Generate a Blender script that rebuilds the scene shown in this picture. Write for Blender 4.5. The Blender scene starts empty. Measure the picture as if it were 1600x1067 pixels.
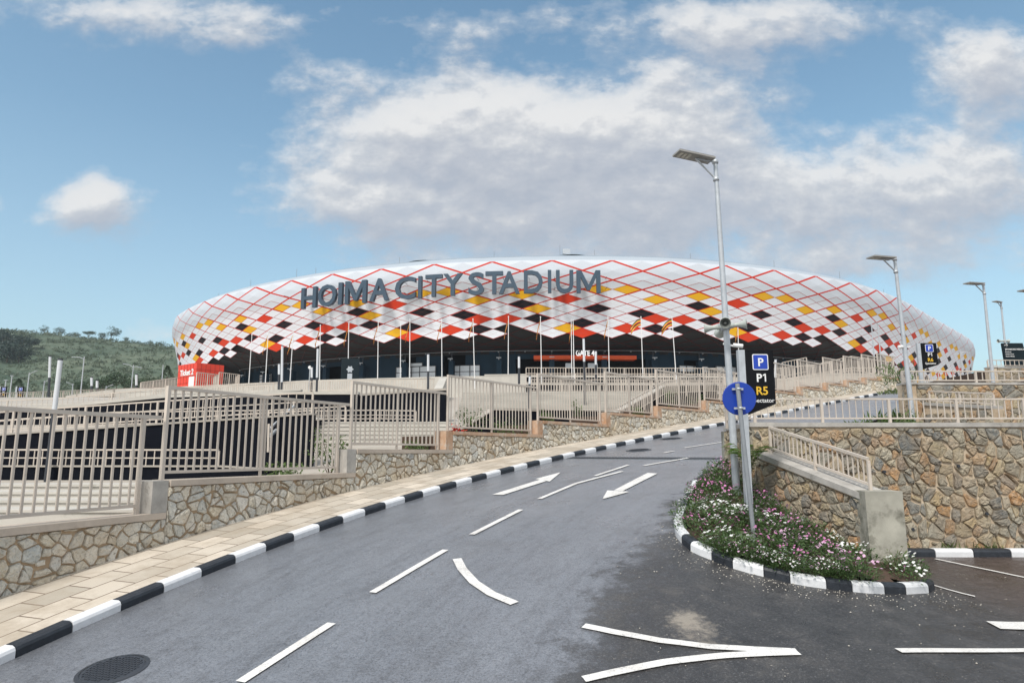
import bpy, bmesh, math, random
import numpy as np
from mathutils import Vector, Matrix
rnd = random.Random(7)
SC = bpy.context.scene
COL = SC.collection
R = math.radians
# ------------------------------------------------------------------ camera model (photo 1600 x 1067)
F_, H_ = 1067.0, 2.4
TH = math.atan((707 - 533.5) / 1067)
CT, ST = math.cos(TH), math.sin(TH)
def ray(x, y):
    u = (x - 800) / F_; v = (533.5 - y) / F_
    return Vector((u, CT - v * ST, ST + v * CT))
def at(x, y, Y):
    d = ray(x, y); return Vector((0, 0, H_)) + d * (Y / d.y)
def atz(x, y, z):
    d = ray(x, y); return Vector((0, 0, H_)) + d * ((z - H_) / d.z)
def proj(P):
    u = P[0]; z = P[2] - H_; fw = P[1] * CT + z * ST; up = -P[1] * ST + z * CT
    return 800 + F_ * u / fw, 533.5 - F_ * up / fw
cam = bpy.data.objects.new('camera', bpy.data.cameras.new('camera'))
cam.data.lens = 24.0; cam.data.sensor_width = 36; cam.data.clip_end = 6000; cam.data.clip_start = .05
cam.location = (0, 0, H_); cam.rotation_euler = (math.pi / 2 + TH, 0, 0)
COL.objects.link(cam); SC.camera = cam
SC.view_settings.view_transform = 'Standard'; SC.view_settings.look = 'None'
SC.view_settings.exposure = 0.0; SC.view_settings.gamma = 1
# ------------------------------------------------------------------ mesh builder
class MB:
    def __init__(s): s.v = []; s.f = []; s.m = []; s.sm = []; s.uv = {}
    def add(s, vs, fs, mi=0, smooth=False, uvs=None):
        o = len(s.v); s.v += [tuple(p) for p in vs]
        for k, f in enumerate(fs):
            if uvs: s.uv[len(s.f)] = [uvs[i] for i in f]
            s.f.append(tuple(o + i for i in f)); s.m.append(mi); s.sm.append(smooth)
        return s
    def hexa(s, p, mi=0):   # p: 4 bottom + 4 top
        return s.add(p, [(3, 2, 1, 0), (4, 5, 6, 7), (0, 1, 5, 4), (1, 2, 6, 5), (2, 3, 7, 6), (3, 0, 4, 7)], mi)
    def box(s, c, size, rz=0, mi=0, M=None):
        a, b, d = [q / 2 for q in size]; cs, sn = math.cos(rz), math.sin(rz); P = []
        for z in (-d, d):
            for x, y in ((-a, -b), (a, -b), (a, b), (-a, b)):
                q = Vector((c[0] + x * cs - y * sn, c[1] + x * sn + y * cs, c[2] + z))
                P.append(M @ q if M else q)
        return s.hexa(P, mi)
    def beam(s, p0, p1, w, h=None, mi=0, up=(0, 0, 1)):
        p0 = Vector(p0); p1 = Vector(p1); h = h or w
        d = (p1 - p0).normalized(); u = Vector(up)
        if abs(d.dot(u)) > .95: u = Vector((0, 1, 0))
        a = d.cross(u).normalized() * w / 2; b = a.cross(d).normalized() * h / 2
        return s.hexa([p0 - a - b, p0 + a - b, p0 + a + b, p0 - a + b, p1 - a - b, p1 + a - b, p1 + a + b, p1 - a + b], mi)
    def tube(s, p0, p1, r0, r1=None, n=8, mi=0, caps=True):
        p0 = Vector(p0); p1 = Vector(p1); r1 = r0 if r1 is None else r1
        d = (p1 - p0).normalized(); u = Vector((0, 0, 1)) if abs(d.z) < .9 else Vector((1, 0, 0))
        a = d.cross(u).normalized(); b = a.cross(d)
        vs = [p + (a * math.cos(2 * math.pi * k / n) + b * math.sin(2 * math.pi * k / n)) * r for p, r in ((p0, r0), (p1, r1)) for k in range(n)]
        s.add(vs, [(k, (k + 1) % n, n + (k + 1) % n, n + k) for k in range(n)], mi, True)
        if caps:
            s.add(vs[:n], [tuple(range(n))[::-1]], mi); s.add(vs[n:], [tuple(range(n))], mi)
        return s
    def lathe(s, o, axis, prof, n=18, mi=0, flat=False):   # prof: (r, h)
        o = Vector(o); d = Vector(axis).normalized(); u = Vector((0, 0, 1)) if abs(d.z) < .9 else Vector((1, 0, 0))
        a = d.cross(u).normalized(); b = a.cross(d)
        vs = [o + d * hh + (a * math.cos(2 * math.pi * k / n) + b * math.sin(2 * math.pi * k / n)) * r for r, hh in prof for k in range(n)]
        fs = [(i * n + k, i * n + (k + 1) % n, (i + 1) * n + (k + 1) % n, (i + 1) * n + k) for i in range(len(prof) - 1) for k in range(n)]
        return s.add(vs, fs, mi, not flat)
    def prism(s, poly, vec, mi=0, mside=None):
        poly = [Vector(p) for p in poly]; vec = Vector(vec); n = len(poly); P = poly + [p + vec for p in poly]
        s.add(P, [tuple(range(n))[::-1], tuple(range(n, 2 * n))], mi)
        return s.add(P, [(k, (k + 1) % n, n + (k + 1) % n, n + k) for k in range(n)], mi if mside is None else mside)
    def build(s, name, mats, parent=None):
        me = bpy.data.meshes.new(name); me.from_pydata(s.v, [], s.f)
        for m in (mats if isinstance(mats, (list, tuple)) else [mats]): me.materials.append(m)
        me.polygons.foreach_set('material_index', s.m); me.polygons.foreach_set('use_smooth', s.sm)
        if s.uv:
            L = me.uv_layers.new(name='UVMap')
            for p in me.polygons:
                if p.index in s.uv:
                    for li, q in zip(p.loop_indices, s.uv[p.index]): L.data[li].uv = q
        me.update()
        o = bpy.data.objects.new(name, me); COL.objects.link(o)
        if parent:
            o.parent = parent; off = Vector((0, 0, 0)); q = parent
            while q: off += q.location; q = q.parent
            if off.length: me.transform(Matrix.Translation(-off))
        return o
def tag(o, label, cat, group=None):
    o['label'] = label; o['category'] = cat
    if group: o['group'] = group
    return o
def struct(o): o['kind'] = 'structure'; return o
def thing(name, label, cat, loc=(0, 0, 0), group=None):
    o = bpy.data.objects.new(name, None); o.empty_display_size = .1; COL.objects.link(o); o.location = loc
    return tag(o, label, cat, group)
def copy_tree(o, loc, rz=0, label=None, scale=1, parent=None):
    c = o.copy(); COL.objects.link(c)
    if parent: c.parent = parent
    else:
        c.location = loc; c.rotation_euler = (0, 0, rz); c.scale = (scale,) * 3
        if label: c['label'] = label
    for ch in o.children: copy_tree(ch, None, parent=c)
    return c
def text_mesh(s, M, size, depth, mat, name, parent=None, bold=.0, align='CENTER', sx=1.0):
    cu = bpy.data.curves.new('t', 'FONT'); cu.body = s; cu.size = 1; cu.extrude = depth / size / 2; cu.offset = bold
    cu.align_x = align; cu.resolution_u = 3
    ob = bpy.data.objects.new('t', cu); COL.objects.link(ob)
    dg = bpy.context.evaluated_depsgraph_get(); me = bpy.data.meshes.new_from_object(ob.evaluated_get(dg))
    bpy.data.objects.remove(ob); bpy.data.curves.remove(cu)
    if M is None: return me
    mb = MB(); mb.add([M @ Vector((v.co.x * size * sx, v.co.y * size, v.co.z * size)) for v in me.vertices], [tuple(p.vertices) for p in me.polygons])
    return mb.build(name, mat, parent)
# ------------------------------------------------------------------ materials
def nd(nt, t, **k):
    n = nt.nodes.new(t)
    for a, b in k.items(): setattr(n, a, b)
    return n
def rgb(c): return (c[0], c[1], c[2], 1)
def base_mat(name):
    m = bpy.data.materials.new(name); m.use_nodes = True
    return m, m.node_tree, m.node_tree.nodes['Principled BSDF']
def ramp(nt, fac, stops, interp='LINEAR'):
    r = nd(nt, 'ShaderNodeValToRGB'); r.color_ramp.interpolation = interp
    while len(r.color_ramp.elements) < len(stops): r.color_ramp.elements.new(.5)
    for e, (p, c) in zip(r.color_ramp.elements, stops): e.position = p; e.color = rgb(c) if isinstance(c, (tuple, list)) else (c, c, c, 1)
    nt.links.new(fac, r.inputs[0]); return r.outputs[0]
def noise(nt, vec, scale, detail=4, rough=.6):
    n = nd(nt, 'ShaderNodeTexNoise'); n.inputs['Scale'].default_value = scale; n.inputs['Detail'].default_value = detail; n.inputs['Roughness'].default_value = rough
    if vec is not None: nt.links.new(vec, n.inputs['Vector'])
    return n.outputs['Fac']
def mixc(nt, f, a, b, mode='MIX'):
    m = nd(nt, 'ShaderNodeMix', data_type='RGBA', blend_type=mode)
    for i, q in ((0, f), (6, a), (7, b)):
        if hasattr(q, 'links'): nt.links.new(q, m.inputs[i])
        else: m.inputs[i].default_value = rgb(q) if i else q
    return m.outputs[2]
def mth(nt, op, a, b=0.0, clamp=False):
    m = nd(nt, 'ShaderNodeMath', operation=op, use_clamp=clamp)
    for i, q in enumerate((a, b)):
        if hasattr(q, 'links'): nt.links.new(q, m.inputs[i])
        else: m.inputs[i].default_value = q
    return m.outputs[0]
def objco(nt): return nd(nt, 'ShaderNodeNewGeometry').outputs['Position']
def bump(nt, b, h, strength=.5, dist=.02):
    n = nd(nt, 'ShaderNodeBump'); n.inputs['Strength'].default_value = strength; n.inputs['Distance'].default_value = dist
    nt.links.new(h, n.inputs['Height']); nt.links.new(n.outputs[0], b.inputs['Normal'])
def simple(name, c, rough=.6, metal=0, var=.25, scale=3, bmp=0, bscale=40, spec=.5, c2=None, spots=None):
    m, nt, b = base_mat(name); co = objco(nt)
    n = noise(nt, co, scale, 6, .65)
    lo = tuple(q * (1 - var) for q in c) if c2 is None else c2; hi = tuple(min(1, q * (1 + var * .6)) for q in c)
    colr = ramp(nt, n, [(.3, lo), (.7, hi)])
    if spots:
        s = noise(nt, co, spots[0], 5, .7); colr = mixc(nt, ramp(nt, s, [(spots[1], 0.), (spots[1] + .12, 1.)]), colr, spots[2])
    nt.links.new(colr, b.inputs['Base Color']); b.inputs['Roughness'].default_value = rough; b.inputs['Metallic'].default_value = metal
    b.inputs['Specular IOR Level'].default_value = spec
    if bmp: bump(nt, b, noise(nt, co, bscale, 6, .7), bmp, .01)
    return m
M = {}
M['white_paint'] = simple('white_paint', (.72, .73, .75), .5, var=.1, scale=9, bmp=.2, spots=(14, .62, (.45, .43, .4)))
M['black_paint'] = simple('black_paint', (.022, .027, .036), .55, var=.35, scale=8, bmp=.25, spots=(16, .64, (.09, .085, .08)))
M['beige_metal'] = simple('beige_metal', (.56, .495, .43), .45, var=.14, scale=1.3, spots=(5, .66, (.36, .28, .22)))
M['galv'] = simple('galvanised_steel', (.5, .53, .56), .42, .35, var=.15, scale=6)
M['grey_metal'] = simple('grey_metal', (.27, .29, .31), .45, .2, var=.12, scale=5)
M['dark_metal'] = simple('dark_metal', (.045, .05, .06), .45, .2, var=.15)
M['concrete'] = simple('concrete', (.42, .40, .37), .85, var=.35, scale=2.2, bmp=.25, bscale=25, spots=(3.5, .6, (.2, .19, .17)))
M['coping'] = simple('coping_concrete', (.50, .43, .36), .85, var=.22, scale=1.6, bmp=.2, bscale=30, spots=(2.6, .6, (.30, .23, .16)))
M['rust_conc'] = simple('clay_stained_concrete', (.47, .35, .26), .85, var=.3, scale=2.6, bmp=.2, c2=(.40, .22, .12), spots=(2.4, .5, (.50, .43, .36)))
M['pier_conc'] = simple('weathered_concrete', (.38, .365, .31), .85, var=.3, scale=1.9, bmp=.25, bscale=22, spots=(1.5, .47, (.15, .145, .115)))
M['beige_conc'] = simple('beige_concrete', (.40, .365, .32), .85, var=.15, scale=.35, bmp=.1, spots=(.9, .62, (.33, .30, .26)))
M['light_conc'] = simple('light_concrete', (.50, .475, .43), .85, var=.16, scale=.6, spots=(1.5, .62, (.36, .34, .30)))
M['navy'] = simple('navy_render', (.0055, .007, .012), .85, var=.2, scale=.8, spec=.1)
M['navy_blue'] = simple('navy_blue_wall', (.012, .036, .062), .7, var=.2, scale=.25, spec=.3)
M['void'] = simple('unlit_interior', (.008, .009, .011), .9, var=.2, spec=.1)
M['soil'] = simple('soil', (.075, .045, .03), .95, var=.5, scale=6, bmp=.8, bscale=18)
M['letter'] = simple('slate_blue_letter', (.040, .072, .108), .45, var=.06, scale=1)
M['roof'] = simple('roof_sheet', (.25, .30, .35), .9, var=.06, scale=.2)
M['sign_black'] = simple('sign_black', (.006, .0065, .009), .55, var=.2, spec=.15)
M['sign_navy'] = simple('sign_dark_green_blue', (.006, .015, .02), .55, var=.2, spec=.2)
M['sign_blue'] = simple('sign_blue', (.012, .055, .42), .4, var=.06)
M['disc_blue'] = simple('disc_blue', (.006, .045, .36), .45, var=.08)
M['sign_white'] = simple('sign_white', (.8, .8, .8), .5, var=.04)
M['sign_yellow'] = simple('sign_yellow', (.75, .45, .03), .5, var=.05)
M['orange'] = simple('orange_band', (.82, .105, .018), .5, var=.06, scale=.6)
M['red_box'] = simple('red_cladding', (.72, .055, .025), .5, var=.08, scale=.8)
M['horn'] = simple('horn_grey', (.42, .45, .42), .45, var=.1)
M['horn_in'] = simple('horn_inside', (.16, .17, .16), .6, var=.15)
M['lamp_lens'] = simple('lamp_lens', (.55, .53, .45), .3, var=.1)
M['lamp_under'] = simple('lamp_housing', (.30, .29, .27), .5, var=.1)
M['tube_white'] = simple('frosted_tube', (.62, .64, .67), .4, var=.06)
M['glass_white'] = simple('white_screen_glass', (.80, .84, .88), .25, var=.1, scale=.4)
M['flag_k'] = simple('flag_black', (.012, .012, .013), .7); M['flag_y'] = simple('flag_yellow', (.72, .46, .03), .7); M['flag_r'] = simple('flag_red', (.6, .035, .02), .7)
M['bark'] = simple('bark', (.12, .085, .06), .9, var=.4, scale=8, bmp=.5)
M['pinkbloom'] = simple('pink_blossom', (.60, .22, .45), .6, var=.25, scale=14, c2=(.48, .14, .36))
M['palepink'] = simple('pale_pink_blossom', (.68, .42, .60), .6, var=.2, scale=14)
M['whitebloom'] = simple('white_blossom', (.80, .80, .78), .6, var=.06)
M['car_white'] = simple('car_white', (.7, .7, .7), .3, var=.03); M['car_dark'] = simple('car_dark', (.03, .03, .035), .3, var=.1)
M['tyre'] = simple('rubber', (.02, .02, .02), .8); M['car_glass'] = simple('car_glass', (.02, .025, .03), .1)
def leafmat(name, a, b, trans=.15, scale=9):
    m, nt, bs = base_mat(name); g = nd(nt, 'ShaderNodeNewGeometry'); oi = nd(nt, 'ShaderNodeObjectInfo')
    f = mth(nt, 'ADD', mth(nt, 'MULTIPLY', g.outputs['Random Per Island'], .7), mth(nt, 'MULTIPLY', oi.outputs['Random'], .3))
    nt.links.new(ramp(nt, f, [(0, a), (1, b)]), bs.inputs['Base Color']); bs.inputs['Roughness'].default_value = .55
    t = nd(nt, 'ShaderNodeBsdfTranslucent'); t.inputs[0].default_value = rgb([min(1, q * 1.5) for q in b])
    mx = nd(nt, 'ShaderNodeMixShader'); mx.inputs[0].default_value = trans
    nt.links.new(bs.outputs[0], mx.inputs[1]); nt.links.new(t.outputs[0], mx.inputs[2]); nt.links.new(mx.outputs[0], nt.nodes['Material Output'].inputs[0])
    return m
M['leaf_bed'] = leafmat('periwinkle_leaf', (.025, .06, .018), (.11, .18, .055))
M['leaf_shrub'] = leafmat('shrub_leaf', (.04, .075, .02), (.13, .20, .05))
M['leaf_fern'] = leafmat('feathery_leaf', (.07, .14, .02), (.16, .28, .05), .25)
M['leaf_tree'] = leafmat('tree_leaf', (.018, .045, .022), (.06, .10, .045), .1)
M['leaf_scrub'] = leafmat('scrub_leaf', (.045, .075, .045), (.125, .155, .09), .1)
M['leaf_dark'] = leafmat('dark_wood_leaf', (.012, .035, .028), (.035, .065, .045), .08)
M['grass'] = leafmat('grass_blade', (.05, .09, .02), (.16, .20, .06))
def stone_mat(name, stops, spots):
    m, nt, b = base_mat(name); g = nd(nt, 'ShaderNodeNewGeometry'); co = g.outputs['Position']
    c = ramp(nt, g.outputs['Random Per Island'], stops)
    n1 = noise(nt, co, 9, 7, .7); c = mixc(nt, ramp(nt, n1, [(.35, 0.), (.7, .8)]), c, spots[0])
    n2 = noise(nt, co, 22, 6, .75); c = mixc(nt, ramp(nt, n2, [(.52, 0.), (.68, .75)]), c, spots[1])
    n3 = noise(nt, co, 1.3, 3); c = mixc(nt, ramp(nt, n3, [(.42, 0.), (.75, .55)]), c, spots[2])
    nt.links.new(c, b.inputs['Base Color']); b.inputs['Roughness'].default_value = .85; b.inputs['Specular IOR Level'].default_value = .3
    h = mth(nt, 'ADD', noise(nt, co, 12, 8, .7), mth(nt, 'MULTIPLY', noise(nt, co, 45, 5, .7), .4)); bump(nt, b, h, .9, .035)
    return m
M['stone_pale'] = stone_mat('pale_field_stone', [(0, (.44, .41, .34)), (.25, (.66, .63, .55)), (.5, (.48, .50, .48)), (.72, (.64, .56, .42)), (.88, (.76, .73, .66)), (1, (.36, .38, .38))], [(.74, .70, .62), (.15, .13, .11), (.52, .38, .22)])
M['stone_dark'] = stone_mat('dark_field_stone', [(0, (.10, .12, .135)), (.2, (.40, .36, .27)), (.36, (.15, .175, .19)), (.52, (.46, .37, .22)), (.64, (.20, .215, .215)), (.76, (.48, .24, .08)), (.88, (.46, .42, .33)), (1, (.50, .38, .20))], [(.42, .38, .31), (.07, .06, .05), (.30, .205, .115)])
M['mortar_pale'] = simple('tan_mortar', (.42, .31, .205), .95, var=.35, scale=5, bmp=.8, bscale=30)
M['mortar_dark'] = simple('grey_mortar', (.50, .42, .32), .95, var=.4, scale=2.2, bmp=.8, bscale=26, c2=(.36, .26, .165))
# asphalt : UV = (t along road, w across)
def asphalt():
    m, nt, b = base_mat('asphalt'); uv = nd(nt, 'ShaderNodeUVMap').outputs[0]; co = objco(nt)
    sp = nd(nt, 'ShaderNodeSeparateXYZ'); nt.links.new(uv, sp.inputs[0]); sx = nd(nt, 'ShaderNodeSeparateXYZ'); nt.links.new(co, sx.inputs[0])
    w = sp.outputs[1]
    n = noise(nt, co, .55, 6, .7); n2 = noise(nt, co, 2.2, 6, .75)
    edge = mth(nt, 'ADD', w, mth(nt, 'ADD', mth(nt, 'MULTIPLY', mth(nt, 'SUBTRACT', n, .5), 1.6), mth(nt, 'MULTIPLY', mth(nt, 'SUBTRACT', n2, .5), 1.5)))
    dark = ramp(nt, mth(nt, 'MULTIPLY', edge, .1), [(.565, 0.), (.60, .8), (.64, 1.)])
    grain = noise(nt, co, 42, 4, .9); g2 = noise(nt, co, 11, 8, .85)
    light = ramp(nt, noise(nt, co, .35, 6, .65), [(.3, (.155, .168, .195)), (.7, (.218, .233, .265))])
    blot = ramp(nt, noise(nt, co, .9, 7, .75), [(.55, 0.), (.66, .55)]); light = mixc(nt, blot, light, (.11, .113, .122))
    mp = nd(nt, 'ShaderNodeMapping'); nt.links.new(uv, mp.inputs[0]); mp.inputs['Scale'].default_value = (.55, 3.2, 1)
    stk = noise(nt, mp.outputs[0], 1.6, 9, .78); light = mixc(nt, ramp(nt, stk, [(.48, 0.), (.64, .7)]), light, (.095, .098, .108))
    fl = ramp(nt, noise(nt, co, 7.5, 9, .85), [(.53, 0.), (.62, .6)]); light = mixc(nt, fl, light, (.085, .087, .095))
    gut = mth(nt, 'ADD', w, mth(nt, 'MULTIPLY', mth(nt, 'SUBTRACT', n2, .5), 1.1)); light = mixc(nt, ramp(nt, gut, [(.05, .6), (.75, 0.)]), light, (.08, .081, .087))
    # wheel tracks: polished lanes along the road
    tr = ramp(nt, mth(nt, 'PINGPONG', mth(nt, 'ADD', w, .2), 1.45), [(.0, 0.), (.5, .6), (1, .25)])
    light = mixc(nt, mth(nt, 'MULTIPLY', tr, noise(nt, co, .8, 5)), light, (.255, .272, .305))
    dk = ramp(nt, n2, [(.3, (.018, .018, .020)), (.55, (.05, .049, .050)), (.72, (.095, .09, .086))])
    brown = ramp(nt, mth(nt, 'ADD', mth(nt, 'MULTIPLY', mth(nt, 'SUBTRACT', sx.outputs[0], 5.6), .35), mth(nt, 'MULTIPLY', mth(nt, 'SUBTRACT', n, .5), 1.6)), [(0, 0.), (.9, 1.)])
    yb = ramp(nt, mth(nt, 'MULTIPLY', sx.outputs[1], .1), [(.78, 0.), (1.0, 1.)])
    dk = mixc(nt, mth(nt, 'MULTIPLY', brown, mth(nt, 'MULTIPLY', yb, .55)), dk, ramp(nt, n2, [(.3, (.075, .042, .03)), (.7, (.12, .075, .055)), (.85, (.22, .17, .13))]))
    c = mixc(nt, dark, light, dk)
    c = mixc(nt, ramp(nt, grain, [(.36, .85), (.50, 0.)]), c, (.035, .035, .037))
    c = mixc(nt, ramp(nt, grain, [(.56, 0.), (.68, .5)]), c, (.36, .36, .37))
    c = mixc(nt, ramp(nt, g2, [(.52, 0.), (.66, .5)]), c, (.05, .05, .054))
    # pale dried-mud patch and scattered pale chips on the dark surfacing
    px, py = PATCH; d = mth(nt, 'SQRT', mth(nt, 'ADD', mth(nt, 'POWER', mth(nt, 'MULTIPLY', mth(nt, 'SUBTRACT', sx.outputs[0], px), 1.3), 2.), mth(nt, 'POWER', mth(nt, 'MULTIPLY', mth(nt, 'SUBTRACT', sx.outputs[1], py), .75), 2.)))
    pm = ramp(nt, mth(nt, 'ADD', d, mth(nt, 'MULTIPLY', mth(nt, 'SUBTRACT', n2, .5), 1.5)), [(.12, .8), (.36, 0.)])
    c = mixc(nt, pm, c, (.33, .29, .24))
    chips = ramp(nt, noise(nt, co, 26, 2, .5), [(.735, 0.), (.76, 1.)])
    c = mixc(nt, mth(nt, 'MULTIPLY', chips, mth(nt, 'MULTIPLY', dark, .8)), c, (.42, .38, .33))
    nt.links.new(c, b.inputs['Base Color'])
    nt.links.new(mth(nt, 'ADD', mth(nt, 'MULTIPLY', dark, ramp(nt, n2, [(.42, .0), (.6, .26)])), ramp(nt, n, [(.35, .25), (.7, .42)])), b.inputs['Roughness']); b.inputs['Specular IOR Level'].default_value = .5
    nt.links.new(mth(nt, 'MULTIPLY', mth(nt, 'SUBTRACT', 1., dark), .30), b.inputs['Coat Weight']); b.inputs['Coat Roughness'].default_value = .3; b.inputs['Coat IOR'].default_value = 1.33
    bump(nt, b, mth(nt, 'ADD', grain, mth(nt, 'MULTIPLY', g2, .8)), .55, .012)
    return m
def mark_mat():
    m, nt, b = base_mat('road_marking_paint'); co = objco(nt)
    c = ramp(nt, noise(nt, co, 3, 4), [(.3, (.62, .60, .57)), (.7, (.78, .77, .75))])
    wear = mth(nt, 'MAXIMUM', ramp(nt, noise(nt, co, 34, 6, .85), [(.53, 0.), (.64, .8)]), ramp(nt, noise(nt, co, 2.1, 7, .75), [(.56, 0.), (.72, .6)]))
    nt.links.new(mixc(nt, wear, c, (.17, .17, .18)), b.inputs['Base Color']); b.inputs['Roughness'].default_value = .6
    return m
M['mark'] = mark_mat()
def paver():
    m, nt, b = base_mat('paving_slabs'); uv = nd(nt, 'ShaderNodeUVMap').outputs[0]; co = objco(nt)
    br = nd(nt, 'ShaderNodeTexBrick'); nt.links.new(uv, br.inputs['Vector']); br.offset = .5
    for k, q in (('Scale', 1.0), ('Mortar Size', .012), ('Mortar Smooth', .2), ('Bias', 0.), ('Brick Width', .62), ('Row Height', .42)): br.inputs[k].default_value = q
    br.inputs['Color1'].default_value = rgb((.62, .55, .46)); br.inputs['Color2'].default_value = rgb((.40, .36, .30)); br.inputs['Mortar'].default_value = rgb((.15, .11, .08))
    c = mixc(nt, ramp(nt, noise(nt, co, 1.3, 8, .7), [(.44, 0.), (.66, .65)]), br.outputs[0], (.33, .27, .20))
    c = mixc(nt, ramp(nt, noise(nt, co, 40, 6, .8), [(.55, 0.), (.75, .45)]), c, (.25, .22, .18))
    nt.links.new(c, b.inputs['Base Color']); b.inputs['Roughness'].default_value = .85
    h = mth(nt, 'ADD', mth(nt, 'MULTIPLY', br.outputs['Fac'], -1.), mth(nt, 'MULTIPLY', noise(nt, co, 60, 5), .3)); bump(nt, b, h, .6, .012)
    return m
M['paver'] = paver()
# ------------------------------------------------------------------ road frame
CX = [1.39e-06, -2.1613e-04, 1.419652e-02, 2.9678485e-01, -5.38958415]
CY = [-7.8e-07, 1.1809e-04, -8.70342e-03, 9.8794852e-01, 7.86406835]
CZ = [-7.5e-07, 8.729e-05, -3.28587e-03, 1.6650404e-01, 2.0029731e-01]
pv = lambda c, t: (((c[0] * t + c[1]) * t + c[2]) * t + c[3]) * t + c[4]
dv = lambda c, t: ((4 * c[0] * t + 3 * c[1]) * t + 2 * c[2]) * t + c[3]
def RT(t, w, dz=0):
    dx, dy = dv(CX, t), dv(CY, t); l = math.hypot(dx, dy)
    return Vector((pv(CX, t) + dy / l * w, pv(CY, t) - dx / l * w, pv(CZ, t) + dz))
def tw(x, y):
    t = max(-8, min(48, y - 6))
    for _ in range(14):
        dx, dy = dv(CX, t), dv(CY, t); e = (x - pv(CX, t)) * dx + (y - pv(CY, t)) * dy
        t = max(-12, min(56, t + e / (dx * dx + dy * dy)))
    l = math.hypot(dx, dy)
    return t, ((x - pv(CX, t)) * dy - (y - pv(CY, t)) * dx) / l
sstep = lambda a, b, x: (lambda k: k * k * (3 - 2 * k))(max(0., min(1., (x - a) / (b - a))))
ZP = at(1500, 870, 13.24).z
def zg(x, y):
    t, w = tw(x, y); z = pv(CZ, t)
    k = 1 - (1 - sstep(5.9, 11.0, w)) * (1 - sstep(5.6, 7.0, x) * sstep(8.6, 12.4, y) * sstep(5.9, 6.6, w))
    return z * (1 - k) + (ZP - .045 * max(0, 13.3 - y)) * k
def hit(x, y, dz=0):
    d = ray(x, y); d = d / d.y; Y = 2.0; o = Vector((0, 0, H_))
    g = lambda Y: (o + d * Y).z - dz - zg((o + d * Y).x, Y)
    while Y < 60 and g(Y) > 0: Y += .3
    a, b = Y - .3, Y
    for _ in range(24):
        c = (a + b) / 2
        if g(c) > 0: a = c
        else: b = c
    p = o + d * b; return Vector((p.x, p.y, zg(p.x, p.y)))
p_ = hit(1075, 975); PATCH = (p_.x, p_.y)
M['asphalt'] = asphalt()
mb = MB(); ts = [-9 + .6 * k for k in range(104)]; ws = [-.02 + 6.02 * k / 10 for k in range(11)]
vs = [RT(t, w) for t in ts for w in ws]; uv = [(t, w) for t in ts for w in ws]; n = len(ws)
mb.add(vs, [(i * n + j, i * n + j + 1, (i + 1) * n + j + 1, (i + 1) * n + j) for i in range(len(ts) - 1) for j in range(n - 1)], 0, True, uv)
struct(mb.build('road', M['asphalt']))
mb = MB(); ts = [-9 + .25 * k for k in range(90)]; ks = [(k / 110) ** 1.5 for k in range(111)]; vs = []; uv = []
for t in ts:
    a = RT(t, 6.0); b = Vector((34, -16 + (t + 9) / 22.2 * 29.7, 0))
    for k in ks:
        p = a.lerp(b, k); vs.append((p.x, p.y, a.z if k == 0 else zg(p.x, p.y))); uv.append((t, 6.0 if k == 0 else max(6.0, tw(p.x, p.y)[1])))
n = len(ks)
mb.add(vs, [(i * n + j, i * n + j + 1, (i + 1) * n + j + 1, (i + 1) * n + j) for i in range(len(ts) - 1) for j in range(n - 1)], 0, True, uv)
struct(mb.build('parking_lot', M['asphalt']))
# terrain sheet
def prof(y):
    P = [(-60, -4), (0, -2), (12, .2), (16, 1.55), (24, 2.75), (40, 5.0), (60, 7.2), (84, 9.0), (110, 7.3), (4000, 7.3)]
    return float(np.interp(y, [p[0] for p in P], [p[1] for p in P]))
mb = MB()
xs = [-3000, -1500, -700, -300] + [-150 + 5 * k for k in range(21)] + [-48 + 1.5 * k for k in range(66)] + [60, 80, 120, 200, 500, 1200, 3000]
ys = [-60, -20] + [-5 + 1.5 * k for k in range(62)] + [90, 100, 110, 130, 170, 260, 500, 1000, 2000, 4000]
for x in xs:
    for y in ys:
        z = prof(y)
        if y < 75:
            t, w = tw(x, y); z -= 3.0 * sstep(-2.6, -1.2, w)
        mb.v.append((x, y, z))
n = len(ys); mb.f = [(i * n + j, (i + 1) * n + j, (i + 1) * n + j + 1, i * n + j + 1) for i in range(len(xs) - 1) for j in range(n - 1)]; mb.m = [0] * len(mb.f); mb.sm = [True] * len(mb.f)
struct(mb.build('ground', M['beige_conc']))
# kerbs
def kerb_stone(mb, a, b, na, nb, h, wd, mi, ga=1, gb=1):
    # a,b: road-side base points, na,nb: unit normals away from the road
    P = []
    for p, nn, e in ((a, na, (b - a).normalized() * .006 * ga), (b, nb, (a - b).normalized() * .006 * gb)):
        p = p + e; z = Vector((0, 0, 1))
        P.append([p - z * .2, p + z * (h - .05), p + nn * .015 + z * (h - .018), p + nn * .05 + z * h, p + nn * wd + z * h, p + nn * wd - z * .2])
    n = 6; vs = P[0] + P[1]
    mb.add(vs, [(k, (k + 1) % n, n + (k + 1) % n, n + k) for k in range(n)] + [tuple(range(n))[::-1], tuple(range(n, 2 * n))], mi)
mb = MB()
for k in range(-12, 84):
    t0, t1 = k * .65, (k + 1) * .65
    a, b = RT(t0, 0), RT(t1, 0); na = (RT(t0, -1) - a); nb = (RT(t1, -1) - b)
    kerb_stone(mb, a, b, na, nb, .13, .16, 1 if k % 2 == 0 else 0)
struct(mb.build('kerb', [M['white_paint'], M['black_paint']]))
mb = MB()
for k in range(-3, 14):
    x0 = at(1462, 868, 13.25).x + .71 * k; a = Vector((x0, 13.24, zg(x0, 13.24))); b = Vector((x0 + .71, 13.24, zg(x0 + .71, 13.24)))
    kerb_stone(mb, a, b, Vector((0, 1, 0)), Vector((0, 1, 0)), .14, .2, k % 2)
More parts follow.
